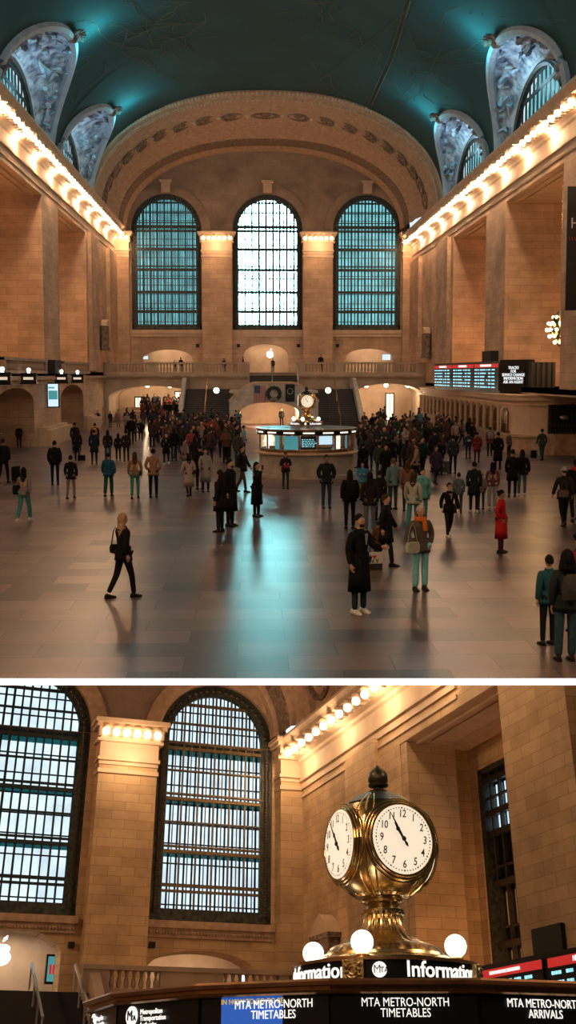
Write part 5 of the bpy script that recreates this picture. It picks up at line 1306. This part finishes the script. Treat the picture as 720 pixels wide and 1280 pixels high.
q = MB(); q.tube([(-.1, 0, .42), (-.08, 0, .56), (.08, 0, .56), (.1, 0, .42)], .012, 5); q.build('handle', M['matt'], sb)
q = MB(); q.prism([(0, .27), (.055, .335), (.04, .37), (.0, .35), (-.04, .37), (-.055, .335)], -.09, -.081); q.build('red_heart', fab((.6, .03, .04)), sb)
for s_, x, z in (('I', -.1, .33), ('N Y', 0, .215)): o = link('bag_lettering', text_mesh(s_, .13, ext=.002, bold=.004, mat_=M['ink'])); o.parent = sb; o.location = (x, -.084, z)
p = person(472, 700, 652, 190, 'stand', ('coat', (.12, .05, .02)), DK, HS, 'child in brown and orange half hidden behind the long black coat')
p = person(561, 671, 603, 12, 'walk', ('jacket', BLK), (.015, .02, .028), ('bun', (.03, .018, .012)), 'woman in a black jacket and white sneakers walking behind the orange scarf', shoes=WS, face=True, extra=[('shirt', (.35, .25, .25))])
p = person(684, 806, 694, 195, 'stand', ('jacket', (.02, .09, .11)), (.012, .014, .016), HS, 'boy in a dark teal jacket standing in the lower right corner')
p = person(706, 826, 690, 182, 'stand', ('puffer', (.02, .03, .03)), (.03, .07, .09), ('curly', BLK), 'person with curly black hair and a grey backpack seen from behind at lower right', wide=True)
item('backpack', p, (0, .27, 1.22), b_backpack((.05, .05, .045)), 'grey green backpack on the curly haired person at lower right', 'backpack', 0)
p = person(722, 790, 668, 200, 'stand', ('jacket', (.20, .03, .05)), DK, ('beret', BLK), 'person in a black beret cut by the right edge above the backpack')
p = person(704, 657, 583, 186, 'walk', ('jacket', (.02, .022, .022)), BLK, ('cap', (.35, .34, .33)), 'person in a black vest and pale cap walking away near the right edge')
item('shoulder_bag', p, (.1, .24, .98), b_bag((.12, .09, .07), .16, .2, .3), 'round brown bag on the back of the walker in the pale cap', 'bag')
p = person(718, 651, 573, 175, 'walk', ('jacket', BLK), BLK, HS, 'dark dressed person with a red scarf at the right edge', sk=2, extra=[('scarf', (.38, .03, .04))])
# row behind the front
p = person(357, 611, 566, 8, 'phone', ('puffer', (.02, .015, .03)), (.02, .04, .06), HL, 'person holding a red bag and phone in front of the kiosk', face=True)
item('handbag', p, (0, -.22, 1.12), b_bag((.5, .02, .09), .12, .16, .1), 'small red bag held in front of the kiosk', 'bag')
p = person(408, 635, 569, 4, 'pocket', ('puffer', (.012, .02, .022)), (.025, .055, .085), HS, 'man in a dark puffy jacket and blue jeans facing the camera before the kiosk', face=True, sk=1)
p = person(321, 646, 578, 55, 'photo', ('longcoat', BLK), BLK, HL, 'woman in a black knee coat holding a phone up left of the kiosk', sk=0)
item('phone', p, (-.19, -.36, 1.55), b_phone, 'phone held up by the woman in the black knee coat', 'phone')
p = person(303, 615, 556, 70, 'walk', DJ, (.10, .06, .045), HS, 'man in a dark jacket and brown trousers walking behind the phone holder')
p = person(288, 658, 574, 60, 'stand', ('longcoat', (.01, .012, .013)), DK, HS, 'bearded man in a long dark coat standing in the floor reflection, taller of the pair', extra=[('beard', DK)])
p = person(275, 665, 588, 240, 'stand', DC, (.015, .02, .025), HL, 'dark dressed person leaning beside the bearded man in the long coat, nearer of the pair')
p = person(236, 620, 567, 200, 'stroll', ('longcoat', (.46, .38, .38)), (.03, .02, .02), HL, 'woman in a pale pink coat with a dark bag left of centre')
item('shoulder_bag', p, (-.25, 0, 1.0), b_bag((.02, .03, .05), .13, .17, .3), 'dark bag of the woman in the pale pink coat', 'bag', 1.5)
p = person(257, 615, 561, 10, 'stand', ('longcoat', (.36, .36, .38)), (.02, .02, .025), HS, 'person in a light grey coat right of the pale pink coat')
p = person(250, 612, 556, 200, 'stand', DJ, DK, HS, 'dark dressed person half hidden between the two pale coats')
p = person(192, 622, 561, 178, 'pocket', ('jacket', (.34, .20, .12)), BLK, HS, 'person in a tan jacket and black trousers walking away left of centre')
p = person(169, 623, 565, 182, 'stroll', ('sweater', (.28, .17, .12)), TEAL, HBR, 'woman with long brown hair and teal trousers beside the tan jacket')
item('shoulder_bag', p, (-.2, 0, .95), b_bag((.05, .04, .04), .1, .16, .3), 'small dark bag of the woman in teal trousers', 'bag', 1.5)
p = person(136, 620, 566, 176, 'stroll', ('puffer', (.02, .10, .20)), (.02, .09, .10), HS, 'person in a blue hooded jacket walking away at left', wide=True)
p = person(89, 623, 569, 175, 'stroll', ('jacket', DK), (.20, .17, .15), HS, 'person in a dark jacket and grey trousers walking away left of the blue jacket')
p = person(69, 606, 551, 180, 'stand', ('puffer', BLK), DK, HS, 'broad man in black seen from behind at left')
p = person(31, 651, 584, 165, 'walk', ('sweater', (.26, .22, .23)), (.06, .24, .28), ('long', BLK), 'person in grey sweater and blue flared jeans near the left edge', shoes=WS, wide=True)
item('shoulder_bag', p, (.25, .05, 1.02), b_bag((.012, .018, .022), .17, .3, .35), 'big black tote with a white badge near the left edge', 'bag', 1.4)
p = person(5, 604, 548, 172, 'pull', ('puffer', DK), BLK, HS, 'dark dressed traveller at the left edge pulling a suitcase')
suitcase(20, 602, BLK, 80, 'black suitcase pulled by the traveller at the left edge', .62)
p = person(2, 572, 541, 190, 'stand', ('jacket', (.2, .15, .14)), DK, ('cap', (.4, .38, .36)), 'person in a pale hat cut by the left edge')
p = person(24, 560, 531, 5, 'stand', DJ, DK, HS, 'dark dressed person standing by the black door at left')
p = person(47, 553, 526, 85, 'stand', DJ, (.05, .04, .04), HS, 'dark dressed person standing beside the stone plinth under the bright screen')
p = person(62, 549, 524, 80, 'lean', DJ, DK, HS, 'dark dressed person leaning back against the plinth under the bright screen')
p = person(97, 576, 537, 180, 'stand', DC, DK, HL, 'person in a dark coat with a small case, left of the group of four')
suitcase(102, 577, BLK, 10, 'small black suitcase beside the dark coat left of the group of four', .3)
person(94, 566, 528, 185, 'stand', DJ, DK, HS, 'dark dressed person just behind the coat with the small case')
p = person(118, 580, 537, 182, 'stand', ('coat', (.01, .02, .03)), (.015, .02, .03), HS, 'broad person in a dark navy coat, leftmost of the group of four')
p = person(119, 564, 529, 180, 'stand', DJ, DK, HS, 'person wearing a yellow backpack behind the navy coat')
item('backpack', p, (0, .2, 1.25), b_backpack((.60, .25, .03)), 'yellow orange backpack above the group of four', 'backpack')
person(135, 577, 538, 180, 'stand', DJ, (.04, .10, .13), HL, 'long haired person in jeans, second of the group of four', wide=True)
person(148, 576, 542, 183, 'stand', DJ, DK, HL, 'smaller dark dressed person, third of the group of four')
person(158, 577, 538, 178, 'stand', ('jacket', (.02, .015, .015)), DK, HS, 'dark dressed person with a red patch on the arm, rightmost of the group of four')
person(110, 535, 514, 30, 'stand', DJ, JN, HS, 'person in blue jeans before the small notice board at left')
person(122, 535, 513, 0, 'stand', DJ, DK, HS, 'dark dressed person in front of the brown notice board')
person(138, 534, 514, 40, 'stand', DJ, DK, HS, 'dark dressed person left of the red and white jacket')
person(148, 534, 512, 0, 'stand', ('jacket', (.36, .16, .17)), (.2, .15, .15), HS, 'person in a red and white jacket left of the left archway')
person(176, 551, 524, 180, 'stand', DC, DK, ('short', (.3, .26, .22)), 'grey haired person in a dark coat in front of the left archway')
person(208, 580, 541, 0, 'walk', ('coat', BLK), (.015,)*3, HL, 'woman in an open black coat and white shoes walking towards the camera', shoes=WS, extra=[('shirt', (.35, .35, .4))])
person(305, 571, 532, 100, 'stand', ('jacket', (.10, .36, .45)), (.02, .05, .08), HS, 'person in a light blue jacket with a brown bag left of the kiosk')
item('shoulder_bag', PE[-1], (-.2, .1, 1.05), b_bag((.35, .12, .05), .16, .2, .2), 'brown bag of the person in the light blue jacket', 'bag', 1.5)
person(296, 578, 530, 90, 'stand', DJ, NV, HS, 'dark dressed person left of the light blue jacket')
person(278, 572, 528, 170, 'stand', ('jacket', (.06, .035, .03)), DK, HL, 'person in a brown jacket in the crowd left of the kiosk')
person(266, 562, 520, 170, 'stand', ('jacket', (.22, .05, .03)), DK, HS, 'person in a dull red jacket in the crowd left of the kiosk')
person(252, 566, 526, 10, 'stand', ('jacket', (.24, .17, .14)), DK, HL, 'person in a beige top in the crowd left of the kiosk')
person(231, 590, 548, 100, 'stand', ('coat', (.18, .15, .14)), DK, HS, 'person in a greyish coat behind the pale pink coat')
person(244, 585, 545, 150, 'stand', DC, DK, HL, 'dark coated person behind the two pale coats')
a = at(352, 512, 1, 100); person(352, 0, 0, 0, 'stand', DJ, DK, HS, 'dark figure seen in the glowing central archway', X=(a.x, 100, 0))

# right crowd, individually readable
person(437, 661, 588, 185, 'stand', ('puffer', BLK), BLK, HL, 'dark dressed person with a backpack, nearest in the crowd at the right of the kiosk')
item('backpack', PE[-1], (0, .26, 1.2), b_backpack(BLK), 'black backpack on the nearest person right of the kiosk', 'backpack')
person(453, 625, 578, 350, 'phone', ('jacket', (.04, .26, .48)), (.30, .22, .17), HS, 'person in a bright blue jacket and beige trousers right of the kiosk', face=True)
person(462, 666, 590, 180, 'stand', ('jacket', (.02, .015, .015)), (.12, .12, .15), HL, 'person with long dark hair and grey trousers behind the bright blue jacket', shoes=WS)
person(474, 650, 588, 160, 'stand', DJ, DK, HS, 'dark dressed person between the long dark hair and the teal jacket')
person(491, 637, 573, 200, 'stand', ('jacket', (.13, .25, .27)), (.02, .06, .08), ('short', (.14, .10, .07)), 'person in a teal grey jacket with a dark cross strap')
person(482, 606, 556, 5, 'stand', ('longcoat', BLK), BLK, HL, 'woman in a long black coat behind the teal grey jacket')
person(509, 639, 576, 165, 'stand', ('jacket', (.22, .11, .08)), (.02, .03, .035), HBR, 'woman in a brown jacket with long hair facing away')
person(516, 663, 590, 160, 'stroll', ('jacket', (.46, .46, .42)), (.05, .26, .32), HBR, 'person in a white jacket and teal jeans leaning forward beside the mint scarf', wide=True)
person(528, 655, 586, 15, 'stand', ('jacket', (.12, .40, .38)), (.08, .25, .3), HS, 'person wrapped in a mint green scarf', face=True, extra=[('scarf', (.16, .5, .46))])
person(497, 577, 540, 190, 'stand', ('coat', (.18, .14, .12)), DK, ('cap', (.05, .28, .40)), 'child in a beige coat and bright blue hat in the right crowd')
person(480, 580, 533, 350, 'phone', ('jacket', (.02, .03, .035)), DK, HS, 'person with a camera in the right crowd behind the long black coat')
person(471, 550, 515, 180, 'walk', DC, DK, HS, 'tall dark figure walking away towards the right archway')
person(518, 578, 530, 175, 'stand', ('coat', (.08, .045, .035)), DK, HS, 'broad person in a dark brown coat in the right crowd')
person(543, 590, 536, 185, 'stand', DC, DK, HS, 'dark coated person beside the turquoise suitcase')
suitcase(545, 590, (.03, .30, .30), 5, 'turquoise suitcase standing in the right crowd', .62)
suitcase(556, 592, (.10, .11, .12), 5, 'grey suitcase right of the turquoise one', .55)
person(566, 592, 544, 183, 'stand', ('jacket', (.03, .035, .04)), DK, HS, 'grey dressed person standing right of the grey suitcase')
person(585, 573, 540, 182, 'stand', ('jacket', (.02, .025, .05)), DK, HS, 'person in a dark jacket with a pale stripe in the right crowd')
item('stripe_bag', PE[-1], (0, .22, 1.2), b_bag((.4, .42, .45), .13, .1, .05), 'pale striped bag on the back of the dark jacket', 'bag')
person(596, 578, 540, 178, 'stand', ('coat', (.16, .02, .03)), (.06, .01, .015), HS, 'person in a dark red coat in the right crowd')
person(612, 570, 534, 180, 'stand', ('jacket', (.2, .05, .05)), DK, HS, 'person in a muted red jacket wearing a grey pack near the ticket front')
item('backpack', PE[-1], (0, .2, 1.25), b_backpack((.20, .22, .24)), 'grey backpack on the muted red jacket', 'backpack')
person(622, 587, 540, 185, 'stand', ('longcoat', BLK), BLK, HS, 'tall person in black in front of the ticket front')
person(636, 572, 539, 40, 'stand', ('jacket', (.12, .10, .09)), DK, HS, 'person in a grey brown jacket beside the tall black coat')
person(640, 621, 562, 170, 'stand', ('coat', BLK), BLK, HS, 'person in black, left of the pair standing on the open floor at right')
person(652, 620, 562, 165, 'stroll', ('puffer', BLK), (.06, .14, .18), HL, 'person in a black jacket and blue jeans, right of the pair on the open floor', shoes=WS)
person(677, 575, 536, 190, 'stroll', ('jacket', (.03, .05, .045)), (.02, .08, .08), HS, 'person pulling a dark case near the curved ticket front at right')
suitcase(667, 573, BLK, 60, 'dark rolling case near the curved ticket front', .4)
person(592, 641, 577, 180, 'stand', ('coat', (.012, .02, .025)), DK, HS, 'tall dark parent standing beside the child in a yellow hat', shoes=WS)
person(601, 637, 590, 182, 'stand', ('jacket', (.22, .20, .20)), (.03, .08, .1), ('beanie', (.45, .22, .05)), 'child in a yellow hat and grey jacket')
person(615, 636, 578, 178, 'stand', ('sweater', (.16, .06, .07)), (.42, .42, .42), ('long', BLK), 'person with long black hair and white trousers behind the red coat', wide=True, shoes=WS)
person(573, 641, 591, 175, 'stand', ('jacket', (.10, .14, .17)), (.04, .07, .09), HS, 'child in a grey blue jacket right of the walking woman in black')

# people on the balcony
for px, tp in ((226, 447), (218, 450), (280, 448), (304, 446), (401, 443), (341, 448)):
    a = at(px, tp, 1, YB+.8); X = (a.x, YB+.8, 4.9 if px != 341 else 4.9)
    person(px, 0, tp, random.choice((0, 180, 90)), 'stand', DJ, DK, HS, 'dark figure standing behind the far balcony balustrade', 'people along the far balcony', X=X, z=4.9)
a = at(432, 513, 1, 99.5)
# crowds that nothing tells apart
PAL = [DK, BLK, (.02, .025, .03), (.03, .025, .022), (.05, .035, .03), (.025, .03, .045), (.10, .07, .055), (.02, .045, .05), (.07, .06, .06), (.12, .05, .04)]
def crowd(n, x0, x1, y0, y1, label, group, seed, bright=.10):
    rn = random.Random(seed); k = 0
    for _ in range(n*40):
        if k >= n: break
        x, y = rn.uniform(x0, x1), rn.uniform(y0, y1)
        Yw = 6580/(y-468)
        q_ = at(x, y, 2, 0)
        if (q_.y > 95.6 and -6.9 < q_.x < 10.2) or q_.y > 107 or q_.x > 14.6 or q_.x < -13.4 or (q_-Vector((kc.x, 52.2, 0))).length < 3.0: continue
        if any((q_.x-r_.matrix_world.translation.x)**2+(q_.y-r_.matrix_world.translation.y)**2 < .55 for r_ in PE): continue
        k += 1
        hgt = rn.uniform(1.5, 1.78)/Yw*1400*1.06
        c = rn.choice(PAL); c = tuple(min(.6, v*rn.uniform(.5, 1.1)) for v in c) if rn.random() > bright else rn.choice([(.3, .22, .2), (.05, .18, .25), (.25, .05, .04), (.28, .28, .3)])
        cq = tuple(round(v*40)/40+.006 for v in c)
        person(x, y, y-hgt, rn.choice((0, 20, 90, 160, 180, 200, 270)), rn.choice(('stand', 'stand', 'walk', 'pocket', 'phone', 'stroll')), (rn.choice(('jacket', 'coat', 'puffer')), cq), rn.choice([DK, BLK, (.02, .03, .05), (.03, .06, .08)]), rn.choice([HS, HL, HS, HBR]), label, group, sk=rn.choice((0, 0, 1, 2)))
crowd(34, 158, 236, 524, 560, 'person in the dense crowd before the left archway', 'crowd before the left archway', 11)
crowd(30, 232, 300, 522, 566, 'person in the dense crowd between the left stair and the kiosk', 'crowd left of the kiosk', 12)
crowd(40, 446, 545, 522, 572, 'person in the dense crowd before the right archway', 'crowd before the right archway', 13)
crowd(22, 545, 640, 537, 562, 'person in the crowd along the ticket windows', 'crowd along the ticket windows', 14)
crowd(10, 448, 470, 560, 600, 'dark dressed person queueing at the right side of the kiosk', 'queue right of the kiosk', 15, 0)
crowd(12, 205, 300, 562, 588, 'person in the dense crowd between the left stair and the kiosk', 'crowd left of the kiosk', 16)
crowd(14, 470, 560, 572, 606, 'person in the dense crowd before the right archway', 'crowd before the right archway', 17)
# people climbing beyond the left archway
ps = MB()
for i in range(4): ps.box(-12.9, -5.4, 108.8+i*1.2, 113.4, 0, .36*(i+1))
struct(ps.build('passage_steps', M['dull']))
rn = random.Random(5)
for k in range(26):
    x = 178+(k % 9)*6.8+rn.uniform(-1.5, 1.5); row = k//9; Yq = 109.4+row*1.2; s_ = (row+1)*.36/1.4
    a = at(x, 500, 1, Yq); person(x, 0, 0, rn.choice((0, 180)), rn.choice(('stand', 'stroll')), ('jacket', rn.choice([DK, BLK, (.05, .04, .04), (.2, .06, .03), (.25, .12, .05), (.05, .06, .08)])), DK, rn.choice([HS, HL]), 'person in the packed crowd inside the left archway', 'crowd inside the left archway', X=(a.x, Yq, s_*1.4), z=s_*1.4)
for r in PE:
    if '_s' in r.keys(): del r['_s']
# a man in white at the kiosk desk
r = empty('person', (kc.x+1.25, 51.2, .25), 0); tag(r, 'attendant in a white shirt behind the glass of the kiosk', 'person')
hang(r, 'body', get_body('phone'), SKIN[1]); hang(r, 'shirt', get_top('phone', 'sweater'), fab((.6, .6, .6))); hang(r, 'trousers', get_legs('phone', False), fab(DK)); hang(r, 'hair', get_hair('phone', 'short'), fab(DK))
for s_ in (-1, 1): hang(r, 'shoe', get_shoe('phone', s_), fab(DK))
